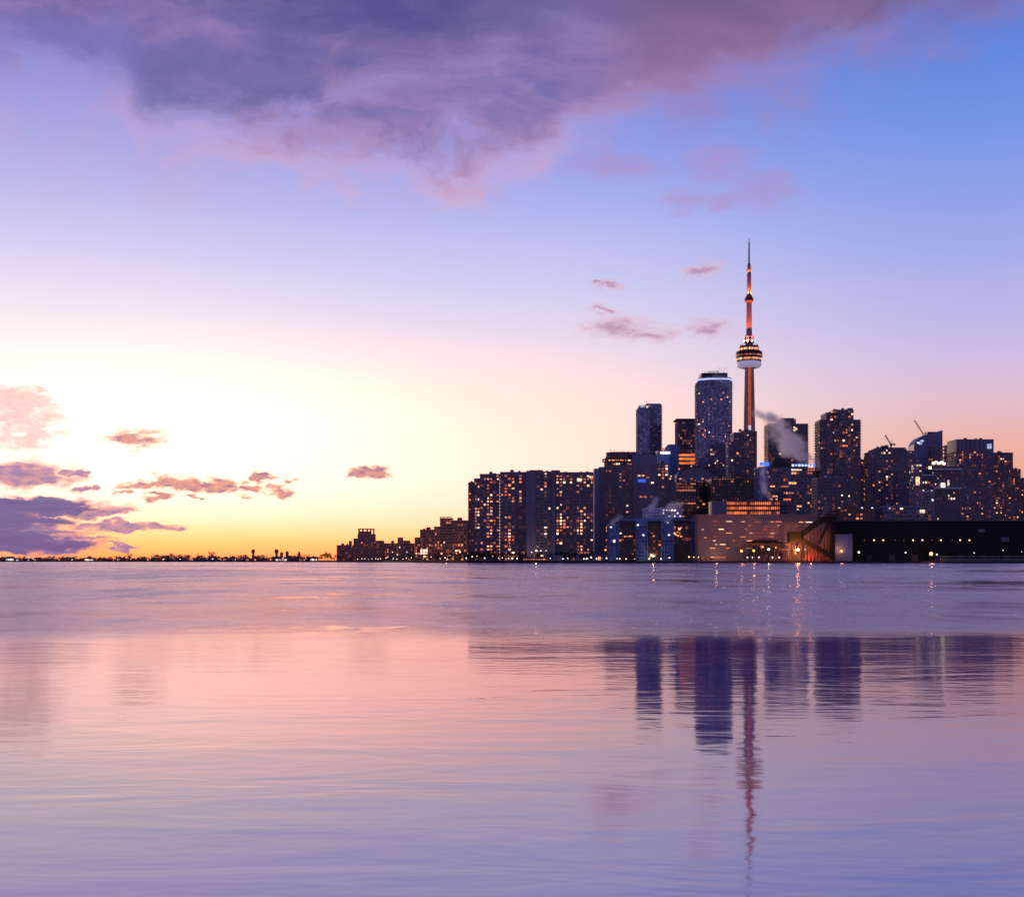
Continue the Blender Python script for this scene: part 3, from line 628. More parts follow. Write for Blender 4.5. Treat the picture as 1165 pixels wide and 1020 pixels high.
b = Bld('office_tower', 'large flat-topped dark tower carrying a square white glowing sign near its top right corner', 'office tower', 1109, 1602)
b.block(b.R(1088.2, 1130, 0, 34), 0, b.Z(513), 3.3, 3.1, 'slate', 'res', .9, .6, lit=.16, cap=99, pal='red')
b.prism('sign_wall', b.R(1088, 1130.2, -1, 34.5), b.Z(513)+1.02, b.Z(499.5), M['slate'])
b.window((b.X(1125.3), -1.1, b.Z(507.5)), (5.6, .5, 6.4), 0, 4).name = 'sign'; b.rooftop(1090, 1128, b.Z(499.5), 6, 28, 5)
mb = MB()
for i in range(9): mb.box(b.X(1089+i*4.9), b.X(1089.5+i*4.9), -1.25, -1.02, b.Z(512), b.Z(500))
mb.build('panel_joint', M['dark'], b.root)

b = Bld('apartment_tower', 'dark tower full of small orange windows, second from the right edge', 'apartment tower', 1141, 1622)
b.block(b.R(1130.4, 1152.4, 0, 30), 0, b.Z(515.5), 3.1, 2.8, 'plum', 'warm', 1.3, .6, piers=False, lit=.2, cap=95, pal='red'); b.rooftop(1132, 1150, b.Z(515.5)+1, 4, 26, 4)

b = Bld('apartment_tower', 'thin dark tower close to the right edge, a step lower than its left neighbour', 'apartment tower', 1157, 1802)
b.block(b.R(1152.6, 1161, 0, 24), 0, b.Z(534), 3.1, 2.8, 'plum', 'res', .9, .6, lit=.12, cap=40, pal='red'); b.rooftop(1153, 1160, b.Z(534)+1, 4, 20, 3)
b = Bld('apartment_tower', 'lowest dark block cut by the right edge of the skyline', 'apartment tower', 1171, 1850)
b.block(b.R(1156, 1188, 3, 26), 0, b.Z(544.5), 3.1, 2.8, 'plum', 'warm', .9, .6, lit=.10, cap=40, pal='red'); b.rooftop(1158, 1184, b.Z(544.5)+1, 4, 20, 4)

# ================================================================== middle ground
b = Bld('arena', 'dark building with a low arched roof under the tallest blue tower', 'arena', 792, 1602)
arc = [(769, 547), (771, 540), (775, 535.5), (781, 532.5), (789, 531), (797, 531), (804, 532.5), (809, 536), (813, 541), (815, 547)]
mb = MB(); n_ = len(arc)
for p, q in zip(arc, arc[1:]):
    for dd, fl in ((0, 0), (60, 1)):
        pts = [(b.X(p[0]), dd, 0), (b.X(q[0]), dd, 0), (b.X(q[0]), dd, b.Z(q[1])), (b.X(p[0]), dd, b.Z(p[1]))]; mb.face(pts[::-1] if fl else pts)
    mb.face([(b.X(p[0]), 0, b.Z(p[1])), (b.X(q[0]), 0, b.Z(q[1])), (b.X(q[0]), 60, b.Z(q[1])), (b.X(p[0]), 60, b.Z(p[1]))])
for c_, e_ in ((arc[0], 0), (arc[-1], 1)):
    pts = [(b.X(c_[0]), 60, 0), (b.X(c_[0]), 0, 0), (b.X(c_[0]), 0, b.Z(c_[1])), (b.X(c_[0]), 60, b.Z(c_[1]))]; mb.face(pts[::-1] if e_ else pts)
mb.build('wall', M['slate'], b.root)
mb = MB()
for p, q in zip(arc, arc[1:]): mb.bar((b.X(p[0]), -.6, b.Z(p[1])+.2), (b.X(q[0]), -.6, b.Z(q[1])+.2), 1.6, 1.0)
mb.build('roof_rim', M['dark'], b.root)
for i in range(9): b.window((b.X(774+i*4.2), -.15, b.Z(544.5+(i % 3)*1.6)), (2.6, .3, 1.4), 0, 2 if i % 3 else 1)

b = Bld('office_building', 'low wide dark office block with thin lit floors below the arched roof', 'office building', 790, 1452)
b.block(b.R(769, 792, 0, 30), 0, b.Z(549), 3.7, 3.4, 'brown', 'off', 1.4, .4, lit=.30, cap=70, pal='dim', run=4, rowlit=lambda f: 2.2 if f > .9 or .5 < f < .58 else .35)
b.block(b.R(792.2, 812, -1, 30), 0, b.Z(550), 3.7, 3.4, 'dark', 'dk', 1.2, .4, lit=.06, cap=20, pal='dim'); b.rooftop(770, 810, b.Z(549)+1, 4, 26, 6)
b = Bld('office_building', 'long dark grid-windowed block behind the orange lit parking deck', 'office building', 831, 1405)
b.block(b.R(810, 856, 0, 30), 0, b.Z(546), 3.7, 3.4, 'dark', 'dk', 1.0, .8, lit=.03, cap=30, pal='dim')
b.prism('roof_slab', b.R(809, 857, -1.4, 31), b.Z(546)+1.02, b.Z(543.3), M['brown']); b.rooftop(812, 852, b.Z(543.3), 4, 26, 5)
for i in range(8): b.window((b.X(813+i*3.0), -1.5, b.Z(545)), (1.4, .3, .9), 0, 2)

# the parking deck
b = Bld('parking_garage', 'open parking deck glowing with three long bright orange floors', 'parking garage', 857, 1302)
a_, c_ = b.X(827), b.X(888)
for i in range(4): b.prism('floor_slab', rect(a_-.5, c_+.5, -.5, 26), b.Z(586.5)+i*4.85-(0 if i else 0), b.Z(586.5)+i*4.85+1.35, M['brown'])
b.prism('wall', rect(a_, c_, 0, 26), 0, b.Z(586.5)-.02, M['brown'])
b.prism('back_wall', rect(a_+.4, c_-.4, 14, 25), b.Z(586.5)+1.4, b.Z(586.5)+3*4.85, concrete('garage_back', (200, 170, 140)))
for i in range(3):
    for j in range(13):
        x = a_+(c_-a_)*(j+.5)/13
        if j in (5, 11) and i != 1: continue
        o_ = b.window((x, 7.0, b.Z(586.5)+i*4.85+3.1), ((c_-a_)/13*.86, 7.0, 2.4), 0, 5); o_.name = 'lit_bay'
    mb = MB()
    for j in range(28): x = a_+(c_-a_)*j/27; mb.box(x-.25, x+.25, -.35, .5, b.Z(586.5)+i*4.85+1.37, b.Z(586.5)+(i+1)*4.85-.02)
    mb.build('column_grid', M['brown'], b.root)
b.prism('side_block', rect(b.X(810), b.X(826.4), -.2, 22), 0, b.Z(570), M['slate']); b.rooftop(812, 885, b.Z(569), 3, 20, 5)

# low sheds behind the black warehouse roof
b = Bld('low_building', 'low pale-roofed building with a white lamp, peeping over the black shed roof at left', 'low building', 968, 1304)
b.block(b.R(955, 996, 0, 26), 0, b.Z(579), 4, 4, 'warm', 'warm', 1.5, .8, lit=.06, cap=10, pal='white'); b.rooftop(957, 994, b.Z(579)+1, 3, 20, 4)
for x in (980.5, 992): b.window((b.X(x), -.8, b.Z(577.5)), (1.6, .8, 1.2), 0, 4).name = 'wall_lamp'
b = Bld('low_building', 'pale blue-white low hall with a bright loading lamp, peeping over the black shed roof', 'low building', 1032, 1312)
b.block(b.R(1005, 1060, 0, 26), 0, b.Z(577), 4, 4, 'blue', 'off', 1.4, .6, lit=.04, cap=10, pal='cool')
b.prism('roof_slab', b.R(1004.5, 1060.4, -.8, 26.6), b.Z(577)+1.02, b.Z(575.6), M['white']); b.rooftop(1008, 1056, b.Z(575.6), 3, 20, 5)
b.window((b.X(1049), -1, b.Z(581.5)), (5, .8, 3.4), 0, 3).name = 'lit_doorway'; b.window((b.X(1012), -1, b.Z(578)), (1.6, .8, 1.2), 0, 4).name = 'wall_lamp'

# ================================================================== blue glass terminal on the quay
b = Bld('terminal_building', 'blue glass waterfront terminal with dark bays and glowing atrium windows', 'terminal', 743, 1172)
def bay(x0, x1, ytop, ybot, d0, d1, clad, gl, **kw): return b.block(b.R(x0, x1, d0, d1), b.Z(ybot) if ybot else 0, b.Z(ytop), kw.pop('fh', 3.3), kw.pop('bayw', 2.6), clad, gl, kw.pop('sp', .5), kw.pop('pw', .3), **kw)
bay(693.6, 704, 597, None, 0, 30, 'bluemetal', 'teal', lit=.03, cap=6)
bay(704.2, 723.4, 596, None, 2.5, 30, 'dark', 'dk', lit=.05, cap=12, pal='office', sp=.9, rowlit=lambda f: 4 if .55 < f < .7 else .4)
bay(723.6, 736.4, 593.5, None, 0, 30, 'bluemetal', 'teal', lit=.05, cap=8)
bay(736.6, 752.4, 594, None, 2.5, 30, 'dark', 'dk', lit=.05, cap=12, pal='red', sp=.9)
bay(752.6, 765.8, 593, None, 0, 30, 'bluemetal', 'teal', lit=.03, cap=8)
bay(766, 787, 594, 620, 2.5, 30, 'dark', 'dk', lit=.05, cap=10, pal='office', sp=.8)
b.prism('wall', b.R(766, 787, 1.5, 30), 0, b.Z(620)-.02, M['brown'])
mb = MB()
for i in range(22): x = b.X(766.4)+(b.X(786.6)-b.X(766.4))*i/21; mb.box(x-.15, x+.15, 1.2, 1.48, .2, b.Z(620.5))
mb.build('louvre_screen', M['warm'], b.root)
bay(787.2, 793.4, 593, None, 0, 30, 'bluemetal', 'teal', lit=.04, cap=6)
b.prism('roof_band', b.R(704, 765.5, -.8, 31), b.Z(592.4), b.Z(589.6), M['bluemetal']); b.prism('roof_band', b.R(765.7, 793.5, -.6, 31), b.Z(592.4), b.Z(590.2), M['slate'])
for x in (704, 723.5, 736.5, 752.5, 766, 787): MB().box(b.X(x)-.25, b.X(x)+.25, -1.1, -.5, 0, b.Z(593)).build('mast_column', M['blue'], b.root)
bay(735, 776.6, 578.5, 589, 6, 28, 'white', 'blue', lit=.16, cap=26, pal='cool', sp=.9, pw=.5)
b.prism('roof_slab', b.R(734, 777.5, 5, 29), b.Z(578.5)+1.02, b.Z(577), M['white']); b.rooftop(737, 775, b.Z(577), 7, 24, 6)
rg = random.Random(3)
for i in range(16):
    x, y = rg.uniform(764, 777), rg.uniform(599, 610)
    b.window((b.X(x), 2.0, b.Z(y)), (rg.uniform(1.0, 2.4), .5, 1.3), 0, rg.choice([1, 5, 0, 2])).name = 'atrium_lamp'
for x, y, k_ in ((725.6, 597, 3), (728, 597.6, 0), (732, 608.5, 3), (744, 609.5, 1), (742, 606, 2), (711, 610, 1), (714, 610, 5), (717, 609.6, 1), (719, 609.8, 5), (706, 606.5, 3), (709, 613.6, 2), (695, 599.5, 3),
    (740, 633, 0), (742, 631.5, 3), (744.5, 632.5, 0), (746, 630.5, 1), (743, 629, 2), (720, 630, 5), (722, 625.5, 2), (792, 602, 3), (761, 608.4, 3), (759.5, 594.5, 4)):
    b.window((b.X(x), -.9 if k_ in (3, 4) else 1.9, b.Z(y)), (1.5, .5, 1.1), 0, k_)

# ================================================================== the long pink-grey warehouse with slit windows
b = Bld('warehouse', 'long pink-grey concrete warehouse with scattered thin lit slit windows', 'warehouse', 862, 1152)
b.prism('wall', b.R(793.8, 930, 0, 40), 0, b.Z(586.6), M['pink']); b.prism('parapet', b.R(793.5, 930.3, -.5, 40.5), b.Z(586.6)+.02, b.Z(585), M['pink'])
mb = MB()
for i in range(4): mb.box(b.X(794), b.X(929.8), -.06, -.004, b.Z(592+i*10), b.Z(592.15+i*10))
for i in range(14): x = b.X(797+i*9.8); mb.box(x-.05, x+.05, -.05, -.003, .2, b.Z(587))
mb.build('panel_joint', M['pink'], b.root)
slits = [(155, 181), (255, 181), (360, 183), (468, 183), (572, 183), (620, 183), (785, 186), (812, 186), (845, 186), (150, 208), (285, 208), (408, 210), (620, 210), (755, 214), (865, 214), (197, 238), (385, 238),
         (517, 240), (255, 266), (418, 266), (575, 268), (152, 293), (357, 295), (565, 293), (672, 296), (147, 323), (292, 323), (408, 323), (630, 325), (678, 325), (160, 350), (208, 350), (135, 378), (245, 378), (400, 378), (690, 350), (60, 240), (80, 300)]
rg = random.Random(11)
for X_, Y_ in slits: b.window((b.X(790+X_/6.472), -.1, b.Z(565+Y_/6.472)), (rg.choice([2.2, 3.4, 4.6, 5.2]), .3, .62), 0, rg.choice([1, 1, 5, 0, 2]))
b.window((b.X(817), -.3, b.Z(634)), (14, .4, 1.2), 0, 2).name = 'loading_bay'; b.window((b.X(800), -.3, b.Z(634.4)), (9, .4, .8), 0, 2).name = 'loading_bay'
b.window((b.X(893), -.3, b.Z(625)), (9, .4, .6), 0, 2).name = 'loading_bay'
b.prism('canopy', b.R(850, 890, -5, -.2), b.Z(617.6), b.Z(614.6), M['black'], b.R(856, 884, -4, -.2)); b.rooftop(800, 925, b.Z(585), 4, 36, 7)
for x in (852, 862, 872, 882, 888): MB().box(b.X(x)-.2, b.X(x)+.2, -4.6, -4.2, 0, b.Z(617.6)-.02).build('canopy_post', M['dark'], b.root)
for x, w_, y in ((866, 2.6, 624), ): b.window((b.X(x), -4.9, b.Z(y)), (w_, .4, 4.6), 0, 1).name = 'lit_doorway'

# ================================================================== the black sugar shed, its stair tower and the conveyor
b = Bld('storage_shed', 'huge black waterfront storage shed with a row of small amber lamps along its wall', 'shed', 1180, 1130)
a_, c_ = b.X(950), b.X(1420)
zr = b.Z(590); ze = b.Z(592.4)
mb = MB(); mb.face([(a_, 0, 0), (c_, 0, 0), (c_, 0, ze), (a_, 0, ze)]); mb.face([(c_, 60, 0), (a_, 60, 0), (a_, 60, ze), (c_, 60, ze)])
for x, fl in ((a_, 0), (c_, 1)):
    pts = [(x, 60, 0), (x, 0, 0), (x, 0, ze), (x, 30, zr-.3), (x, 60, ze)]; mb.face(pts[::-1] if fl else pts)
mb.build('wall', M['black'], b.root)
mb = MB(); mb.prism([(a_-1, -1.2), (c_+1, -1.2), (c_+1, 30), (a_-1, 30)], 0, .4)
mb = MB()
for y0, y1, z0_, z1_ in ((-1.2, 30, ze-.3, zr), (30, 61.2, zr, ze-.3)): mb.face([(a_-1, y0, z0_), (c_+1, y0, z0_), (c_+1, y1, z1_), (a_-1, y1, z1_)]); mb.face([(a_-1, y1, z1_-.4), (c_+1, y1, z1_-.4), (c_+1, y0, z0_-.4), (a_-1, y0, z0_-.4)])
mb.face([(a_-1, -1.2, ze-.7), (c_+1, -1.2, ze-.7), (c_+1, -1.2, ze-.3), (a_-1, -1.2, ze-.3)])
mb.build('roof', M['black'], b.root)
mb = MB()
for i in range(90): x = a_+(c_-a_)*i/89; mb.box(x-.12, x+.12, -.14, -.004, 5, ze-.8)
mb.box(a_, c_, -.3, -.003, b.Z(618.4), b.Z(617.6)); mb.build('siding', M['black'], b.root)
lm_am = lampmat('amber_eaves_lamp', (255, 186, 120), 9.0); lm_dim = lampmat('dim_eaves_lamp', (255, 170, 110), 0.5)
def wall_lamp(root, x, z, y, m_, r=.5, name='wall_lamp'):
    p = MB().box(x-.12, x+.12, y+.05, y+.9, z+r*.6, z+r*.6+.2).box(x-r*1.2, x+r*1.2, y-.5, y+.5, z+r*.75, z+r*.75+.12).build(name, M['dark'], root)
    MB().sphere((x, y, z), r, 6).build('lamp_globe', m_, p); return p
for x, br in ((994, 1), (1004.5, 1), (1018, 0), (1028, 0), (1038.5, 1), (1049, 1), (1060, 0), (1070, 1), (1083, 0), (1092, 1), (1102.5, .8), (983, 0)): wall_lamp(b.root, b.X(x), b.Z(614.2), -1.0, lm_am if br else lm_dim, .48 if br else .35)
for x0, x1, y0, y1 in ((1113, 1120.5, 601.6, 605.5), (1138.5, 1147.5, 611, 616)):
    mb = MB().box(b.X(x0), b.X(x1), -.5, -.16, b.Z(y1), b.Z(y0))
    for i in range(5): z_ = b.Z(y1)+(b.Z(y0)-b.Z(y1))*(i+.5)/5; mb.box(b.X(x0)+.2, b.X(x1)-.2, -.7, -.5, z_-.12, z_+.12)
    mb.build('vent', M['grey'], b.root)
for i in range(7):
    x = 985+i*26; mb = MB().box(b.X(x), b.X(x+7), -.35, -.15, .1, 5.6)
    for j in range(6): mb.box(b.X(x)+.2, b.X(x+7)-.2, -.42, -.35, .5+j*.85, .58+j*.85)
    mb.build('roller_door', M['dark'], b.root)

b = Bld('stair_tower', 'blue-grey panelled stair tower with one orange lamp at the left end of the black shed', 'stair tower', 959.5, 1117)
b.prism('wall', b.R(949.2, 969.6, 0, 9), 0, b.Z(608.2), M['blue'])
mb = MB()
for i in range(6): mb.box(b.X(949.6+i*4), b.X(949.9+i*4), -.12, -.003, .2, b.Z(609))
mb.box(b.X(949.2), b.X(969.6), -.2, -.14, b.Z(620.6), b.Z(620.2)); mb.build('panel_joint', M['slate'], b.root)
b.prism('parapet', b.R(948.8, 970, -.3, 9.3), b.Z(608.2)+.02, b.Z(607.4), M['slate'])
lm_or = lampmat('sodium_lamp', (255, 150, 64), 14.0)
wall_lamp(b.root, b.X(957), b.Z(626.6), -1.1, lm_or, .75)

b = Bld('conveyor', 'black inclined conveyor gallery folding between a hopper house and the shed roof', 'conveyor', 925, 1108)
def gal(p, q, w, h, name): return MB().bar((b.X(p[0]), 4, b.Z(p[1])), (b.X(q[0]), 4, b.Z(q[1])), w, h).build(name, M['black'], b.root)
gal((908, 611.5), (937, 590.5), 4, 4.2, 'gallery'); gal((909, 611), (950, 634.5), 4, 3.8, 'gallery'); gal((945, 592), (933, 618), 1.6, 1.6, 'strut')
b.prism('hopper_house', b.R(898, 912.2, 0, 9), b.Z(616.2), b.Z(604.6), M['black']); b.prism('head_house', b.R(933, 951, -.5, 9.5), b.Z(595), b.Z(587.2), M['black'])
b.prism('leg_tower', b.R(946, 950.5, 1, 8), b.Z(637.2), b.Z(594.9), M['black'])
mb = MB()
for x in (899, 905, 911.4): mb.bar((b.X(x), 1, .0), (b.X(x), 1, b.Z(616.2)), .5); mb.bar((b.X(x), 8, .0), (b.X(x), 8, b.Z(616.2)), .5)
mb.bar((b.X(899), 1, .2), (b.X(911.4), 1, b.Z(616.4)), .3); mb.bar((b.X(911.4), 1, .2), (b.X(899), 1, b.Z(616.4)), .3); mb.build('support_frame', M['dark'], b.root)
mb = MB()
for i in range(8):
    t_ = i/7; x = 910+t_*25; mb.bar((b.X(x), 1.9, b.Z(612-t_*20)), (b.X(x), 1.9, b.Z(608.6-t_*20)), .25)
mb.build('gallery_rib', M['dark'], b.root)

b = Bld('steel_trestle', 'rust-red steel trestle lit by the orange floodlight under the conveyor', 'trestle', 932, 1116)
mb = MB()
xs = [915+i*4.4 for i in range(8)]
for x in xs:
    for d_ in (0, 6): mb.bar((b.X(x), d_, 0), (b.X(x), d_, b.Z(624 if x > 922 else 628)), .4)
for i, (x0_, x1_) in enumerate(zip(xs, xs[1:])):
    yt = 624 if x0_ > 922 else 628
    for yy in (632.5, yt): mb.bar((b.X(x0_), 0, b.Z(yy)), (b.X(x1_), 0, b.Z(yy)), .35)
    mb.bar((b.X(x0_), 0, .2), (b.X(x1_), 0, b.Z(yt)), .25); mb.bar((b.X(x0_), 6, b.Z(yt)), (b.X(x1_), 6, .2), .25)
mb.build('frame', M['rustred'], b.root)
b = Bld('silo_wall', 'pale ribbed metal bin wall standing behind the conveyor gallery', 'silo', 934, 1140)
mb = MB()
for i in range(9): mb.lathe([(1.7, 0), (1.7, b.Z(596)), (.4, b.Z(594))], 10, 0, b.X(918)+i*3.0, 3)
mb.build('bin_wall', M['pink'], b.root)

# ================================================================== western end of the city
b = Bld('apartment_block', 'stepped reddish terraced block left of the condo row, bright lobby windows at its foot', 'apartment block', 503, 1425)
b.block(b.R(472, 478, 1, 24), 0, b.Z(612), lit=.12, cap=15, clad='far', gl='warm', pal='red')
b.block(b.R(478.2, 494, 0, 26), 0, b.Z(603), lit=.14, cap=40, clad='far', gl='warm', pal='red')
b.block(b.R(494.2, 500.4, .6, 26), 0, b.Z(599.6), lit=.14, cap=25, clad='far', gl='warm', pal='red')
b.block(b.R(500.6, 514, 0, 28), 0, b.Z(590), piers=False, lit=.12, cap=45, clad='far', gl='warm', pal='warm')
b.block(b.R(514.2, 534, .8, 28), 0, b.Z(592.5), lit=.12, cap=55, clad='far', gl='warm', pal='warm')
mb = MB().box(b.X(500.6), b.X(514), -.2, .3, b.Z(588.4), b.Z(587.6))
for x in (500.9, 505, 509.5, 513.6): mb.box(b.X(x)-.3, b.X(x)+.3, -.19, .29, b.Z(590)+1.02, b.Z(588.4)-.02)
mb.build('roof_frame', M['far'], b.root); b.penthouse(520, 525.5, 588.4, b.Z(592.5)+1, 4, 14, 'far')
for x, y in ((479.5, 626), (482.5, 626), (485.2, 626), (479.5, 629), (482.5, 629), (485.2, 629)): b.window((b.X(x), -.4, b.Z(y)), (2.2, .3, 2.6), 0, 0)
b.rooftop(480, 492, b.Z(603)+1, 4, 20, 3)
b = Bld('apartment_block', 'low reddish block with one raised roof hut, left of the terraced block', 'apartment block', 453, 1655)
b.block(b.R(437, 469.6, 0, 24), 0, b.Z(618.5), 3.2, 3.2, 'far', 'far', .9, .6, lit=.09, cap=45, pal='red')
b.prism('penthouse', b.R(452, 457.8, 4, 14), b.Z(618.5)+1.0, b.Z(611), M['far']); b.penthouse(458.6, 466, 614.5, b.Z(618.5)+1, 4, 14, 'far'); b.rooftop(438, 451, b.Z(618.5)+1, 4, 20, 4)
b = Bld('apartment_block', 'stepped reddish block with an open roof frame silhouetted on the yellow sky', 'apartment block', 418, 1702)
b.block(b.R(402.3, 407, 1, 24), 0, b.Z(613), lit=.03, cap=8, clad='far', gl='far')
b.block(b.R(407.2, 424.8, 0, 26), 0, b.Z(608), lit=.03, cap=20, clad='far', gl='far', pal='dim')
b.block(b.R(425, 434.8, .6, 24), 0, b.Z(615.5), lit=.04, cap=12, clad='far', gl='far', pal='dim')
mb = MB().box(b.X(407), b.X(425), 2, 16, b.Z(602), b.Z(601)); mb.box(b.X(408), b.X(420), 3, 15, b.Z(608)+1.02, b.Z(604))
for x in (407.6, 412, 417, 421, 424.4): mb.box(b.X(x)-.4, b.X(x)+.4, 2.1, 15, b.Z(608)+1.02, b.Z(602)-.02)
mb.build('roof_frame', M['far'], b.root)
b = Bld('apartment_block', 'plain low reddish block with a tiny roof hut, leftmost of the solid city blocks', 'apartment block', 392, 1722)
b.block(b.R(383.4, 402, 0, 22), 0, b.Z(620.6), lit=.04, cap=12, clad='far', gl='far', pal='dim'); b.penthouse(396.5, 399.4, 615, b.Z(620.6)+1, 3, 10, 'far'); b.rooftop(385, 395, b.Z(620.6)+1, 3, 18, 3)
# ================================================================== the needle tower
def make_needle():
    b = Bld('broadcast_tower', 'very tall concrete needle tower with a round lit pod and a glowing orange shaft', 'tower', 852.2, 2200)
    r_ = b.root; Z = b.Z
    secs = [(0.0, 25, 4.2, 7.5), (Z(600), 20, 3.6, 6.4), (Z(560), 15.0, 3.1, 5.4), (Z(520), 11.8, 2.7, 4.7), (Z(489), 10.4, 2.4, 4.3), (Z(450), 9.2, 2.2, 4.1), (Z(417), 8.0, 2.1, 4.0)]
    mb = MB(); prev = None
    for z, RL, w, rc in secs:
        ring = []
        for kx in range(3):
            a = R(-30+120*kx); ca, sa = math.cos(a), math.sin(a)
            ring += [(ca*RL+sa*w*.7, sa*RL-ca*w*.7, z), (ca*RL-sa*w*.7, sa*RL+ca*w*.7, z)]
            v0 = R(-30+120*kx+60)
            ring += [(ca*rc*.9-sa*w*1.05, sa*rc*.9+ca*w*1.05, z), (math.cos(v0)*rc, math.sin(v0)*rc, z)]
            a2 = R(-30+120*(kx+1)); c2, s2 = math.cos(a2), math.sin(a2)
            ring += [(c2*rc*.9+s2*w*1.05, s2*rc*.9-c2*w*1.05, z)]
        if prev:
            n = len(ring)
            for i in range(n): mb.face([prev[i], prev[(i+1) % n], ring[(i+1) % n], ring[i]])
        prev = ring
    mb.face(prev); mb.build('shaft', M['tower'], r_)
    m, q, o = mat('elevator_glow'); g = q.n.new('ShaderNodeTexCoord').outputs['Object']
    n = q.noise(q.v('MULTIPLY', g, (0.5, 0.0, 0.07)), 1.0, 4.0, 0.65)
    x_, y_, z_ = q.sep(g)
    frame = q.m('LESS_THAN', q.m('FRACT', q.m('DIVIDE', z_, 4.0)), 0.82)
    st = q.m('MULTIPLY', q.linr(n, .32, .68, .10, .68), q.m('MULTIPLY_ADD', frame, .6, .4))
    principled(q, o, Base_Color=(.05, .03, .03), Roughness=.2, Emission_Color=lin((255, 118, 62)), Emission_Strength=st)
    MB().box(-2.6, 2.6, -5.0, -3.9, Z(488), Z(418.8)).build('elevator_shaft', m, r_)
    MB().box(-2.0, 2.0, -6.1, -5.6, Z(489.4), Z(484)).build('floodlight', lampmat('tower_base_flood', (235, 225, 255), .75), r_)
    # the pod
    white, q, o = mat('radome_white_glow'); principled(q, o, Base_Color=lin((206, 198, 214)), Roughness=.5, Emission_Color=lin((214, 196, 236)), Emission_Strength=.34)  # white radome; faint lavender emission painted in to stand for floodlighting on it
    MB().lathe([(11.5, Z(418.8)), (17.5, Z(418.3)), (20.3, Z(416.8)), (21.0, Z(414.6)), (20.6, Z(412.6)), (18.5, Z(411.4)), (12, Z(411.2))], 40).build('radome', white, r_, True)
    MB().lathe([(8, Z(418.6)), (12, Z(418.75))], 24).build('radome_ring', M['dark'], r_)
    MB().lathe([(12, Z(411.2)), (20.5, Z(411.0)), (21.4, Z(410.4)), (21.6, Z(407.2)), (22.4, Z(406.6)), (22.6, Z(403.4)), (21.8, Z(402.4)), (22.3, Z(401.9)), (22.0, Z(400.4)), (20.2, Z(399.8)), (18.2, Z(399.6))], 48).build('observation_deck', M['dark'], r_)
    MB().lathe([(18.2, Z(399.6)), (17.4, Z(396.2)), (15.8, Z(394.8)), (15.8, Z(393.9)), (14.8, Z(393.7)), (6, Z(392.8))], 40).build('upper_deck', M['brown'], r_)
    for rr, y0, y1, nn, ks, tilt in ((21.55, 410.2, 407.9, 40, (1, 1, 5, 0), 0), (17.75, 399.0, 396.6, 34, (1, 0, 1, 5), 0), (22.55, 405.6, 404.2, 40, (2, 2, 2, 5, None), 0)):
        for i in range(nn):
            a = R(180+180*(i+.5)/nn); kx = b.rng.choice(ks)
            if kx is None: continue
            h = Z(y1)-Z(y0)
            b.window((rr*math.cos(a), rr*math.sin(a), (Z(y0)+Z(y1))/2), (math.pi*rr/nn*.84, .5, h), a+R(90), kx)
    mb = MB()
    for i in range(24):
        a = R(15*i); mb.bar((14.6*math.cos(a), 14.6*math.sin(a), Z(393.8)), (14.9*math.cos(a), 14.9*math.sin(a), Z(392.2)), .8)
    mb.build('roof_rail', M['dark'], r_)
    MB().lathe([(6.4, Z(393)), (6.6, Z(390.6)), (8.3, Z(390)), (8.6, Z(386.6)), (7.4, Z(386)), (8.0, Z(385.4)), (7.6, Z(382.4)), (5.2, Z(381.6))], 24).build('collar', M['slate'], r_)
    hexa = ngon(0, 0, 5.3, 5.3, 6, R(30)); MB().prism(hexa, Z(382), Z(344), 0, ngon(0, 0, 4.7, 4.7, 6, R(30))).build('upper_shaft', M['tower'], r_)
    MB().lathe([(4.7, Z(344.4)), (6.6, Z(343.6)), (7.6, Z(342)), (7.4, Z(339.6)), (5.6, Z(338)), (5.0, Z(336.6)), (3.9, Z(336.4))], 28).build('sky_pod', M['warm'], r_)
    MB().lathe([(3.9, Z(336.6)), (3.6, Z(311.5))], 12).build('antenna', M['tower'], r_)
    MB().lathe([(3.4, Z(311.4)), (3.3, Z(308)), (3.2, Z(303.6)), (2.7, Z(303)), (2.7, Z(300)), (1.6, Z(299.5))], 12).build('antenna_joint', M['tower'], r_)
    MB().lathe([(1.35, Z(299.6)), (1.15, Z(276)), (.6, Z(275.4)), (.45, Z(270.2)), (0, Z(270))], 8).build('antenna_mast', M['dark'], r_)
    lm = lampmat('joint_lamp', (255, 168, 120), .8)
    for i in range(6):
        a = R(60*i); MB().box(-.8, .8, -.4, .4, Z(309.6), Z(307.4)).build('joint_lamp', lm, r_).matrix_local = Matrix.Rotation(a, 4, 'Z') @ Matrix.Translation((0, -3.6, 0))
    # red-orange floodlights washing the concrete above the pods
    for (rad, y, ty, e, n_) in ((10.5, 391.5, 364, 420000, 6), (6.6, 337.4, 320, 90000, 4), (4.6, 311, 302, 9000, 4)):
        for i in range(n_):
            a = R(360/n_*i-90+180/n_); ld = bpy.data.lights.new('floodlight', 'SPOT'); ld.energy = e; ld.color = (1, .22, .09); ld.spot_size = R(50); ld.spot_blend = .6; ld.shadow_soft_size = .4
            lo = bpy.data.objects.new('floodlight', ld); COL.objects.link(lo); lo.parent = r_
            p = Vector((rad*math.cos(a), rad*math.sin(a), Z(y))); lo.location = p; lo.rotation_euler = (Vector((0, 0, Z(ty)))-p).to_track_quat('-Z', 'Y').to_euler()
make_needle()

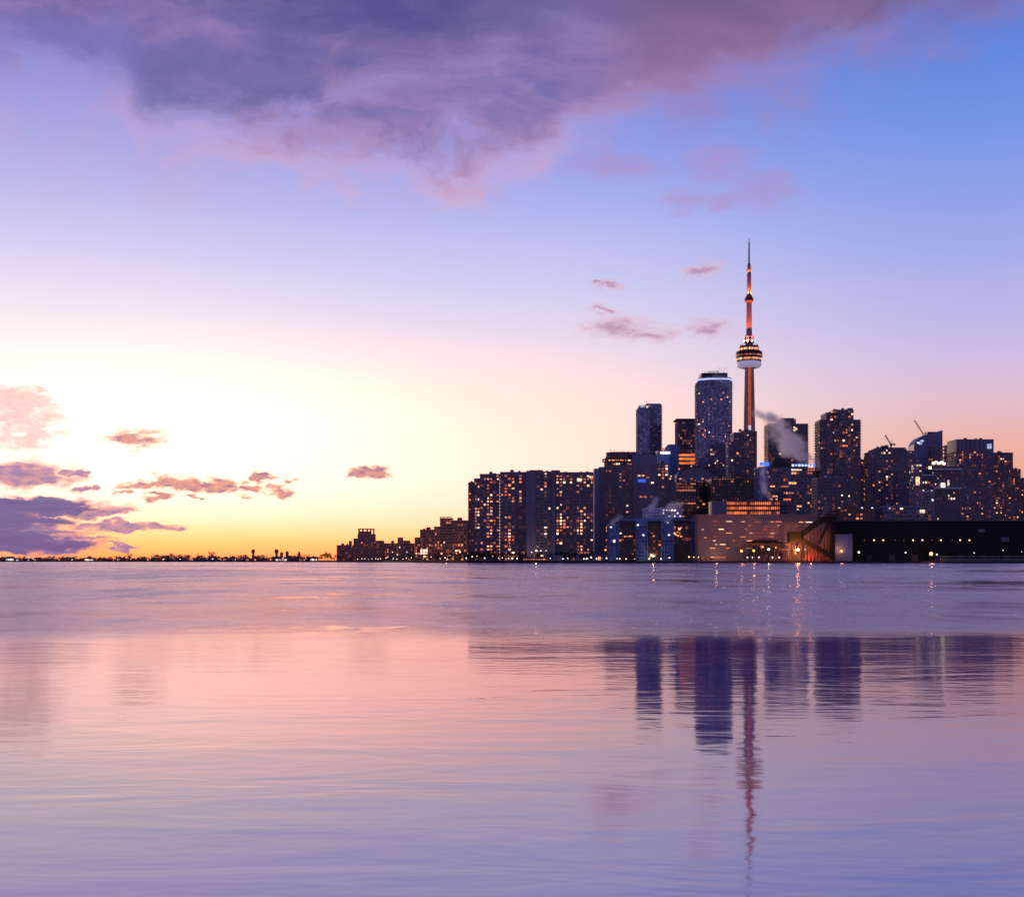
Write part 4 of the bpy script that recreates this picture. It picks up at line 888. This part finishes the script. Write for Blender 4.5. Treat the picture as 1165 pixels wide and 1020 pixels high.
# ================================================================== cranes
def crane(label, xb, yb, D, zfoot, tip, tail, d):
    b = Bld('tower_crane', label, 'crane', xb, D, None); b.root.location.z = zfoot; b.root.location.y = D+d
    o_ = zfoot-GZ
    def pt(x, y, dd=0): return Vector((b.X(x), dd, b.Z(y)-o_))
    def lattice(p, q, w, name, n=10):
        mb = MB(); ax = (q-p).normalized(); sd = Vector((0, 1, 0)); up = ax.cross(sd).normalized()
        cs = [sd*(w/2)+up*(w/2), -sd*(w/2)+up*(w/2), -sd*(w/2)-up*(w/2), sd*(w/2)-up*(w/2)]
        for c_ in cs: mb.bar(p+c_, q+c_, .28)
        for i in range(n):
            a_, e_ = p.lerp(q, i/n), p.lerp(q, (i+1)/n)
            for j in range(4): mb.bar(a_+cs[j], e_+cs[(j+1) % 4], .18)
        return mb.build(name, M['dark'], b.root)
    base = Vector((0, 0, 0)); piv = pt(xb, yb)
    lattice(base, piv, 1.5, 'mast'); lattice(piv, pt(*tip), 1.0, 'jib', 14); lattice(piv, pt(*tail), 1.3, 'counter_jib', 4)
    MB().box(-1, 1.2, -1.6, 1.2, piv.z-1.2, piv.z+1.2).build('cab', M['brown'], b.root)
    t = pt(*tail); MB().box(t.x-1, t.x+1, -.9, .9, t.z-2, t.z).build('counterweight', M['grey'], b.root)
    mb = MB(); top = piv+Vector((1.0, 0, 5)); mb.bar(piv, top, .35); mb.bar(top, pt(*tip), .12); mb.bar(top, t, .12); mb.build('tie_cable', M['dark'], b.root)
crane('small luffing crane with a short raised jib on the roof of the squat broad tower', 1017, 504.5, 1502, ZW(508.4, 1502), (1010.3, 493.6), (1021, 503.6), 12)
crane('larger crane whose long jib leans left beside the slanting glass roof', 1051.5, 495.5, 1800, ZW(520, 1800), (1040.2, 478), (1055, 496.5), 0)

# ================================================================== pavilions on the promenade
b = Bld('pavilion', 'low warm-lit pinkish pavilion on the promenade in front of the grey-shaft condo slab', 'pavilion', 609, 1212)
mb = MB(); mb.prism(b.R(594, 624, 0, 9), b.Z(634.2), b.Z(632.6), 0, b.R(598, 620, 2, 7)); mb.build('roof', M['pink'], b.root)
b.prism('back_wall', b.R(595, 623, 6, 8.6), 0, b.Z(634.2)-.02, M['warm'])
for i in range(11): MB().box(b.X(594.6+i*2.9)-.12, b.X(594.6+i*2.9)+.12, .3, .55, 0, b.Z(634.2)-.02).build('post', M['pale'], b.root)
for i in range(10): b.window((b.X(596+i*2.9), 5.6, b.Z(636)), (1.6, .4, 1.1), 0, (2, 1, 2, 5, 2)[i % 5]).name = 'lit_doorway'
b = Bld('low_building', 'long low blue-grey quayside building at the foot of the broad lit condo slab', 'low building', 659, 1190)
b.block(b.R(630, 688, 0, 10), 0, b.Z(632.5), 3.2, 3.4, 'blue', 'blue', .9, .5, lit=.10, cap=20, pal='warm')
b.prism('roof', b.R(629, 689, -.8, 11), b.Z(632.5)+1.02, b.Z(631), M['blue'], b.R(632, 686, 3, 8)); b.rooftop(635, 685, b.Z(631), 3.2, 7.5, 5)

b = Bld('gangway', 'long pale railed gangway lying along the quay before the black shed', 'gangway', 1120, 1101)
a_, c_ = b.X(1070), b.X(1175); mb = MB()
for z_ in (.6, 2.0, 4.2): mb.bar((a_, 0, z_), (c_, 0, z_), .22)
mb.build('rail', M['white'], b.root)
mb = MB()
for i in range(40): x = a_+(c_-a_)*i/39; mb.bar((x, 0, 0), (x, 0, 4.2), .14)
mb.build('baluster_grid', M['grey'], b.root); MB().box(a_, c_, .2, 2.2, .25, .5).build('deck', M['grey'], b.root)

# ================================================================== lamps along the quay
LM = dict(w=lampmat('white_lamp', (255, 238, 220), 5), y=lampmat('warm_lamp', (255, 206, 150), 5), o=lampmat('orange_lamp', (255, 138, 60), 14), c=lampmat('cool_lamp', (225, 228, 255), 6), f=lampmat('orange_floodlight', (255, 140, 56), 1300))
HEAD = {}
def lamp(x, y, D, kind, r, label, group):
    t = thing('street_lamp', label, 'lamp', (XW(x, D), D, GZ), group)
    h = max(2.2, ZW(y, D)-GZ); kx = (kind, r)
    r = round(r*random.Random(int(x*31)).choice([.6, .75, .9, 1.0]), 2) if kind != 'f' else r; kx = (kind, r)
    mb = MB().lathe([(.22, 0), (.14, .6), (.09, h-r*.7)], 6); mb.build('pole', M['dark'], t)
    if kx not in HEAD: HEAD[kx] = MB().sphere((0, 0, 0), r, 8).mesh('lamp_head', LM[kind], True)
    o = link('lamp_head', HEAD[kx], t); o.location = (0, 0, h); return t, h
def ordn(i): return ['first', 'second', 'third', 'fourth', 'fifth', 'sixth', 'seventh', 'eighth', 'ninth', 'tenth', 'eleventh', 'twelfth', 'thirteenth', 'fourteenth', 'fifteenth', 'sixteenth', 'seventeenth', 'eighteenth', 'nineteenth', 'twentieth',
    'twenty-first', 'twenty-second', 'twenty-third', 'twenty-fourth', 'twenty-fifth', 'twenty-sixth', 'twenty-seventh', 'twenty-eighth', 'twenty-ninth', 'thirtieth', 'thirty-first', 'thirty-second', 'thirty-third', 'thirty-fourth', 'thirty-fifth', 'thirty-sixth', 'thirty-seventh', 'thirty-eighth', 'thirty-ninth', 'fortieth'][i]
def A(x0, y0, s, rows): return [(x0+r[0]/s, y0+r[1]/s, *(r[2:] or ('y', .42))) for r in rows]
sites = [
 ('lamps below the reddish blocks', 'small lamp from the left on the quay below the low reddish blocks', A(380, 590, 7.28, [(195, 340), (230, 330), (255, 330), (285, 335), (315, 330, 'w', .5), (345, 330), (365, 335), (385, 330), (410, 330), (430, 325), (490, 330, 'w', .5), (520, 335), (570, 335), (600, 325), (640, 322)])),
 ('lamps below the terraced block', 'lamp from the left on the quay below the terraced reddish block', A(380, 590, 7.28, [(740, 330), (805, 315), (880, 330), (920, 322, 'y', .5), (985, 330), (1045, 275, 'w', .55), (1095, 325, 'w', .6), (1145, 312, 'y', .5)])),
 ('lamps below the first two condo slabs', 'lamp from the left on the quay below the two leftmost condo slabs', A(530, 600, 8.32, [(5, 288, 'w', .5), (60, 272), (105, 270), (178, 288, 'w', .6), (255, 272), (310, 288, 'w', .5), (345, 285, 'w', .6), (403, 290, 'w', .8), (440, 290, 'w', .85), (485, 292, 'w', .45), (530, 235, 'y', .5)])),
 ('lamps below the shafted and broad condo slabs', 'lamp from the left on the promenade between the pink pavilion and the hotel', A(530, 600, 8.32, [(622, 232), (668, 218, 'w', .95), (710, 218, 'w', .5), (760, 218, 'w', .5), (800, 290, 'c', .5), (920, 295, 'w', .5), (965, 290), (1120, 295, 'w', .5), (1142, 295, 'w', .5)])),
 ('lamps before the blue glass terminal', 'lamp from the left on the quay before the blue glass terminal', A(660, 565, 8.321, [(35, 585, 'y', .5), (70, 582), (105, 572, 'w', .7), (155, 585, 'w', .6), (240, 502, 'o', .6), (250, 580, 'c', .6), (350, 585, 'w', .5), (375, 585, 'w', .5), (435, 592), (515, 588), (655, 585, 'y', .6), (690, 560, 'w', .7), (765, 587, 'c', .55), (845, 576, 'y', .6), (1030, 568, 'o', .45), (1075, 570, 'y', .45), (1120, 572, 'y', .45)])),
 ('tall lamps before the pink warehouse', 'tall yard lamp from the left before the long pink-grey warehouse', A(790, 565, 6.472, [(347, 398, 'o', .85), (437, 396, 'o', .8), (547, 386, 'w', 1.05), (600, 372, 'o', .3), (815, 388, 'y', .45)])),
 ('low lamps before the pink warehouse', 'low white quay lamp from the left before the long pink-grey warehouse', A(790, 565, 6.472, [(390, 445, 'w', .45), (428, 445, 'w', .5), (475, 445, 'w', .45), (575, 445, 'w', .5), (624, 445, 'w', .55)])),
 ('lamps before the black shed', 'yard lamp from the left standing before the black storage shed', A(960, 565, 5.683, [(97, 358, 'w', .8), (400, 360, 'c', .75), (565, 368, 'o', 1.5), (601, 372, 'y', .8), (843, 362, 'w', .4), (1030, 345, 'y', .5), (1150, 355, 'y', .25)])),
]
for gname, lab, rows in sites:
    rows = sorted(rows)
    for i, (x, y, kd, r) in enumerate(rows):
        D = shoreD(x)+9
        if y < 629: D += 22
        lamp(x, y, min(D, shoreD(x)+26) if x < 780 else shoreD(x)+8, kd, r, ordn(i)+' '+lab, gname)
t, h = lamp(907.7, 625.3, 1103, 'f', 1.05, 'blazing orange floodlight on a pole under the conveyor hopper house', None)
for x, y, D, e, c_ in ((907.7, 628.5, 1102, 2500, (1, .42, .14)), (843.6, 626.5, 1116-10, 2500, (1, .42, .16)), (857.5, 626.3, 1106, 2500, (1, .42, .16)), (874.5, 624.7, 1106, 2500, (1, .85, .7)),
        (1059.5, 630, 1096, 3500, (1, .45, .18)), (922, 634.5, 1112, 5000, (1, .3, .1)), (610, 627, 1222, 2500, (1, .6, .4)), (957, 624, 1112, 1500, (1, .45, .2)), (743, 631, 1166, 2500, (1, .6, .35)), (815, 633, 1140, 2500, (1, .55, .3)), (508, 632, 1400, 3500, (1, .6, .35))):
    ld = bpy.data.lights.new('lamp_light', 'POINT'); ld.energy = e*1.2; ld.color = c_; ld.shadow_soft_size = .9
    lo = bpy.data.objects.new('lamp_light', ld); COL.objects.link(lo); lo.location = (XW(x, D), D-1.4, ZW(y, D))

# ================================================================== trees
leafm = []
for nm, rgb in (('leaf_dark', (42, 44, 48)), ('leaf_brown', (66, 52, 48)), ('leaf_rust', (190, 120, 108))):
    m, q, o = mat(nm); g = q.n.new('ShaderNodeTexCoord').outputs['Object']
    n = q.noise(g, 1.4, 3.0, .6); principled(q, o, Base_Color=q.v('SCALE', lin(rgb), q.linr(n, .3, .7, .5, 1.6)), Roughness=.8); leafm.append(m)
def tree_meshes(seed, h, rad, nleaf, ls, mt):
    rg = random.Random(seed); tr = MB()
    tr.lathe([(h*.03, 0), (h*.022, h*.35), (h*.01, h*.75)], 6)
    cl = []
    for i in range(9):
        a = rg.uniform(0, 6.28); z = h*rg.uniform(.38, .9); r = rad*rg.uniform(.25, .8)*(1-.5*abs(z/h-.6)); c = Vector((r*math.cos(a), r*math.sin(a), z)); cl.append((c, rad*rg.uniform(.3, .52)))
        tr.bar((0, 0, z*.62), c, h*.012)
    lf = MB()
    for i in range(nleaf):
        c, rr = rg.choice(cl); v = Vector((rg.gauss(0, 1), rg.gauss(0, 1), rg.gauss(0, .8))); v = v.normalized()*rr*rg.random()**.4
        p = c+v; a = Vector((rg.gauss(0, 1), rg.gauss(0, 1), rg.gauss(0, 1))).normalized(); b_ = a.cross(Vector((rg.gauss(0, 1), rg.gauss(0, 1), rg.gauss(0, 1)))).normalized(); s_ = ls*rg.uniform(.6, 1.3)
        lf.face([p-a*s_*.5, p+b_*s_*.35, p+a*s_*.5, p-b_*s_*.35])
    return tr.mesh('trunk', M['timber']), lf.mesh('crown', mt)
TREE = [tree_meshes(i, 10, 3.6+.5*(i % 3), 260, 1.0, leafm[i % 2]) for i in range(5)]
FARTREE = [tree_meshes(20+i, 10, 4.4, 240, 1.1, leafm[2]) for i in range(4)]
def tree(x, D, h, label, group, rg, kinds=TREE):
    t = thing('tree', label, 'tree', (XW(x, D), D, GZ), group); a, c_ = rg.choice(kinds)
    s_ = h/10; 
    for nm, me in (('trunk', a), ('crown', c_)): link(nm, me, t)
    t.scale = (s_*rg.uniform(.9, 1.25), s_*rg.uniform(.9, 1.25), s_); t.rotation_euler = (0, 0, rg.uniform(0, 6.28))
rg = random.Random(5)
tsites = [
 ('trees left of the first city block', 'dark tree from the left in the clump just left of the low reddish blocks', [(351, 4.5), (354.5, 6), (358, 7), (362, 6.5), (366, 9), (369.5, 12.5), (373, 11), (377, 7), (380.5, 6), (383, 8)], 14),
 ('trees below the low reddish blocks', 'small tree from the left on the quay below the low reddish blocks', [(398, 5), (407, 6), (430, 5), (437, 7), (444, 6), (457, 5), (466, 7), (471, 8)], 12),
 ('trees below the terraced block', 'small tree from the left on the quay below the terraced reddish block', [(489, 8), (496, 9), (503, 7), (510, 9), (517, 8), (524, 9), (531, 8)], 14),
 ('trees below the condo row', 'dark tree from the left along the promenade below the condo row', [(535, 9), (539, 10), (543, 9), (548, 10), (553, 9.5), (558, 10), (563, 9), (568, 8), (573, 8.5), (579, 9), (584, 7.5), (590, 8), (594, 9), (613, 8), (626, 8), (634, 8.5), (641, 9), (648, 8.5), (655, 9), (662, 8), (668, 8.5), (673, 9)], 18),
 ('trees before the pink warehouse', 'dark tree from the left before the long pink-grey warehouse', [(797, 4), (803, 4.5), (809, 4), (848, 6), (854, 9), (860, 13), (867, 15), (874, 14), (880, 12), (886, 7), (1080, 4)], 22),
]
for gname, lab, rows, dd in tsites:
    for i, (x, h) in enumerate(rows): tree(x, shoreD(x)+dd+rg.uniform(-2, 3), h, ordn(i)+' '+lab, gname, rg)

# ================================================================== the far western shore
rg = random.Random(21)
lowm = [concrete('shore_house_red', (164, 102, 92)), concrete('shore_house_dusk', (128, 92, 104)), concrete('shore_house_pale', (190, 160, 168))]
roofm = concrete('shore_house_roof', (120, 78, 80))
hs = []
x = -14.0
while x < 352:
    w = rg.uniform(5, 13); hs.append((x, w, rg.uniform(3.5, 6.0) if x < 180 else rg.uniform(4, 7.5), rg.choice([0, 0, 1, 1]), rg.random()))
    x += w*rg.uniform(.75, 1.35)
pale = {8: (9, 4.2), 100: (11, 5.0), 318: (12, 5.0), 356: (8, 6)}
for i, (x, w, h, mi, kd) in enumerate(hs):
    lbl = 'low dark house from the left on the far western shore, between tree clumps'
    xc = x+w/2; D = shoreD(xc)+rg.uniform(22, 60); X0 = XW(x, D)-XW(xc, D); X1 = -X0
    t = thing('shore_house', ordn(i)+' '+lbl, 'house', (XW(xc, D), D, GZ), 'houses on the far western shore')
    hw = h*.62; MB().box(X0, X1, 0, 9, 0, hw).build('wall', lowm[mi], t)
    mb = MB()
    if kd < .6: mb.prism(rect(X0-.4, X1+.4, -.5, 9.5), hw+.02, h, 0, rect(X0+2.5, X1-2.5, 4, 5))
    else: mb.prism(rect(X0-.3, X1+.3, -.4, 9.4), hw+.02, hw+.8); mb.prism(rect(X0+1, X0+4, 2, 6), hw+.82, h+.5)
    mb.build('roof', roofm, t)
    for j in range(rg.choice([0, 1, 1, 2, 3])):
        o = bpy.data.objects.new('window', UNIT[rg.choice([0, 1, 2, 2, 3, 5, 2, 1] if xc > 70 else [4, 2, 2, 4, 1])]); COL.objects.link(o); o.parent = t
        o.location = (rg.uniform(X0+1, X1-1), -.05, rg.uniform(1, hw-.8)); o.scale = (rg.uniform(1.0, 2.0), .3, rg.uniform(1.0, 1.8))
for xc, w, h, lbl in ((11, 9, 7, 'pale rounded hall on the far shore near the left edge of the water'), (101, 10, 5.0, 'small white-lit hall low on the far western shore'), (320, 13, 5.0, 'pale low hall below the second chimney on the western shore'), (357, 8, 6, 'bright white hall beside the dark tree clump on the western shore')):
    D = shoreD(xc)+14; t = thing('shore_hall', lbl, 'hall', (XW(xc, D), D, GZ)); hw = w/F*D/2
    MB().box(-hw, hw, 0, 10, 0, h*.55).build('wall', lowm[2], t); MB().prism(rect(-hw-.4, hw+.4, -.4, 10.4), h*.55+.02, h, 0, rect(-hw*.5, hw*.5, 3, 7)).build('roof', M['pale'], t)
    for j in range(4):
        o = bpy.data.objects.new('window', UNIT[rg.choice([3, 0, 4])]); COL.objects.link(o); o.parent = t; o.location = (-hw+hw*2*(j+.5)/4, -.05, h*.28); o.scale = (hw*.34, .3, h*.34)
for xc, yt, r, lbl in ((288, 624.5, 2.6, 'first of two round water towers with a wider head on the far shore'), (314.6, 624.3, 2.8, 'second of two round water towers with a wider head on the far shore')):
    D = shoreD(xc)+40; z = ZW(yt, D)-GZ; t = thing('water_tower', lbl, 'tower', (XW(xc, D), D, GZ))
    MB().lathe([(r*.75, 0), (r*.55, z*.6)], 10).build('shaft', lowm[0], t); MB().lathe([(r*.5, z*.6), (r, z*.7), (r, z*.95), (0, z)], 12).build('tank', lowm[0], t)
for xc, yt, w, lbl in ((320, 626.6, 3.4, 'small square tower right of the second water tower on the far shore'), (326.3, 625.6, 3.6, 'taller of the small square towers on the far western shore'), (340, 626, 2.4, 'thin square tower alone above the trees on the far western shore')):
    D = shoreD(xc)+70; z = ZW(yt, D)-GZ; t = thing('small_tower', lbl, 'tower', (XW(xc, D), D, GZ)); hw = w/F*D/2
    MB().box(-hw*.8, hw*.8, 0, 5, 0, z*.7).build('wall', lowm[0], t); MB().prism(rect(-hw, hw, -.4, 5.4), z*.7+.02, z*.9, 0, rect(-hw*.5, hw*.5, 1, 4)).build('roof', roofm, t)
    MB().lathe([(.3, z*.9), (.1, z*1.05)], 5, 0, 0, 2.5).build('mast', roofm, t)
for xc, yt, lbl in ((225, 628.3, 'thin pointed mast rising from the far shore left of the water towers'), (303.5, 630.2, 'reddish lattice mast between the two water towers on the far shore')):
    D = shoreD(xc)+20; z = ZW(yt, D)-GZ; t = thing('radio_mast', lbl, 'mast', (XW(xc, D), D, GZ)); mb = MB()
    for dx_, dy_ in ((-1, -1), (1, -1), (1, 1), (-1, 1)): mb.bar((dx_*1.1, dy_*1.1, 0), (dx_*.15, dy_*.15, z), .25)
    for j in range(8):
        a_ = j/8; e_ = (j+1)/8; wa, we = 1.1-.95*a_, 1.1-.95*e_
        mb.bar((-wa, -wa, a_*z), (we, -we, e_*z), .15); mb.bar((wa, wa, a_*z), (-we, we, e_*z), .15)
    mb.build('frame', M['rustred'], t)
# trees on that shore, each by itself
n_t = 0; xs_ = []
x = -12
while x < 350: xs_.append(x); x += rg.uniform(2.2, 6.5)
def rankname(i): return ordn(i) if i < 40 else 'later'
for i, x in enumerate(xs_):
    h = rg.uniform(5.0, 8.5) if x < 180 else rg.uniform(5.5, 10.5)
    if rg.random() < .12: h *= 1.35
    if i < 40: lab = ordn(i)+' dark shoreline tree from the left on the far western shore'
    elif i < 80: lab = ordn(i-40)+' dark shoreline tree on the western shore beyond the pointed mast, from the left'
    else: lab = ordn(i-80)+' dark shoreline tree on the western shore nearest the city, from the left'
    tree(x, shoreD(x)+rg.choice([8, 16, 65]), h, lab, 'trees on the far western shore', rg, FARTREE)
# a strip of lamps at the water on that shore
rl = random.Random(8)
fl = [(9, 'c'), (21, 'y'), (38, 'c'), (48, 'c'), (55, 'c'), (63, 'y'), (72, 'w'), (78, 'y'), (88, 'w'), (98, 'w'), (112, 'y'), (124, 'o'), (136, 'y'), (149, 'o'), (160, 'y'), (171, 'w'), (183, 'y'), (197, 'y'), (205, 'w'), (214, 'y'), (236, 'y'), (251, 'y'), (268, 'y'), (283, 'y'), (296, 'w'), (308, 'y'), (322, 'w'), (341, 'y'), (348, 'y')]
for i, (x, kd) in enumerate(fl): lamp(x, 636.2-rg.uniform(0, 1.8), shoreD(x)+6, kd, rl.choice([.12, .16, .22, .3, .45]), ordn(i)+' tiny lamp from the left at the water on the far western shore', 'lamps on the far western shore')

# ================================================================== steam in the cold air
def steam(name, label, D, segs, dens, nscale, thr=.42, color=(.985, .975, .99)):
    """segs: ((x0,y0,r0),(x1,y1,r1)) in photograph columns/rows/pixels; one closed box round them, density falling off from the plume's axis"""
    s_ = D/F; xs = [p[0] for g in segs for p in g]; ys = [p[1] for g in segs for p in g]; rm = max(p[2] for g in segs for p in g)*1.25
    x0, x1 = XW(min(xs)-rm, D), XW(max(xs)+rm, D); z0, z1 = ZW(max(ys)+rm, D), ZW(min(ys)-rm, D); hd = rm*s_
    cx_, cz_ = (x0+x1)/2, (z0+z1)/2
    m, q, o = mat(name+'_air'); P = q.n.new('ShaderNodeTexCoord').outputs['Object']
    wn = q.noise(P, nscale*.8, 4.0, .6, 0.0, col=True)
    Pw = q.v('ADD', P, q.v('SCALE', q.v('SUBTRACT', wn, (.5, .5, .5)), rm*s_*1.3))
    tot = None
    for (ax, ay, ar), (bx_, by, br) in segs:
        a = Vector((XW(ax, D)-cx_, 0, ZW(ay, D)-cz_)); b_ = Vector((XW(bx_, D)-cx_, 0, ZW(by, D)-cz_)); ab = b_-a
        pa = q.v('SUBTRACT', Pw, tuple(a)); t_ = q.m('DIVIDE', q.v('DOT_PRODUCT', pa, tuple(ab), out=1), ab.length_squared, clamp=True)
        dd = q.v('LENGTH', q.v('SUBTRACT', pa, q.v('SCALE', tuple(ab), t_)), out=1)
        rr = q.m('MULTIPLY_ADD', t_, (br-ar)*s_, ar*s_); f = q.m('SUBTRACT', 1.0, q.m('DIVIDE', dd, rr), clamp=True)
        f = q.m('MULTIPLY', f, q.m('MULTIPLY_ADD', t_, -.35, 1.0))
        tot = f if tot is None else q.m('MAXIMUM', tot, f)
    n = q.noise(P, nscale, 5.0, .62)
    d_ = q.m('MULTIPLY', q.m('MULTIPLY', q.smooth(tot, 0.0, .95), q.smooth(n, thr-.1, thr+.3)), dens)
    v = q.n.new('ShaderNodeVolumePrincipled'); q.put(v.inputs['Color'], color); q.put(v.inputs['Density'], d_); v.inputs['Anisotropy'].default_value = .6
    q.l.new(v.outputs[0], o.inputs['Volume'])
    ob = MB().box(x0-cx_, x1-cx_, -hd, hd, z0-cz_, z1-cz_).build(name, m); ob.location = (cx_, D, cz_); ob['kind'] = 'stuff'; ob['label'] = label; ob['category'] = 'steam'
steam('steam_plume', 'thick white steam plume leaning left across the lit office block and twin-topped tower', 1480, [((929, 531, 5), (905, 508, 15)), ((905, 508, 15), (880, 484, 17)), ((884, 480, 12), (862, 469, 9))], 0.6, .05)
steam('steam_wisp', 'thin bluish steam wisp rising left of the orange lit office block', 1290, [((877, 569, 4), (867, 545, 7)), ((867, 545, 6), (869, 527, 5))], .3, .09)
steam('steam_puff', 'pinkish steam drifting off the crown of the tallest blue tower', 1735, [((815, 428, 6), (830, 436, 9)), ((812, 424, 5), (826, 419, 7))], .09, .05, .4)
steam('steam_puff', 'small white steam puff at the left of the pale roof over the blue terminal', 1165, [((741, 578, 5), (747, 568, 6))], .7, .12, .36)
steam('steam_puff', 'small white steam puff at the right of the pale roof over the blue terminal', 1165, [((762, 577, 6), (774, 573, 6))], .6, .12, .36)
steam('steam_puff', 'low white steam puff on the terminal roof below the pale roof', 1163, [((758, 592, 4), (766, 586, 5))], .5, .12, .36)
steam('steam_puff', 'white steam puff at the left corner of the blue terminal', 1163, [((697, 594, 4), (706, 587, 5))], .7, .12, .36)
steam('steam_puff', 'faint steam behind the mid-rise block beside the conveyor', 1340, [((936, 590, 5), (940, 576, 7))], .12, .09, .4)
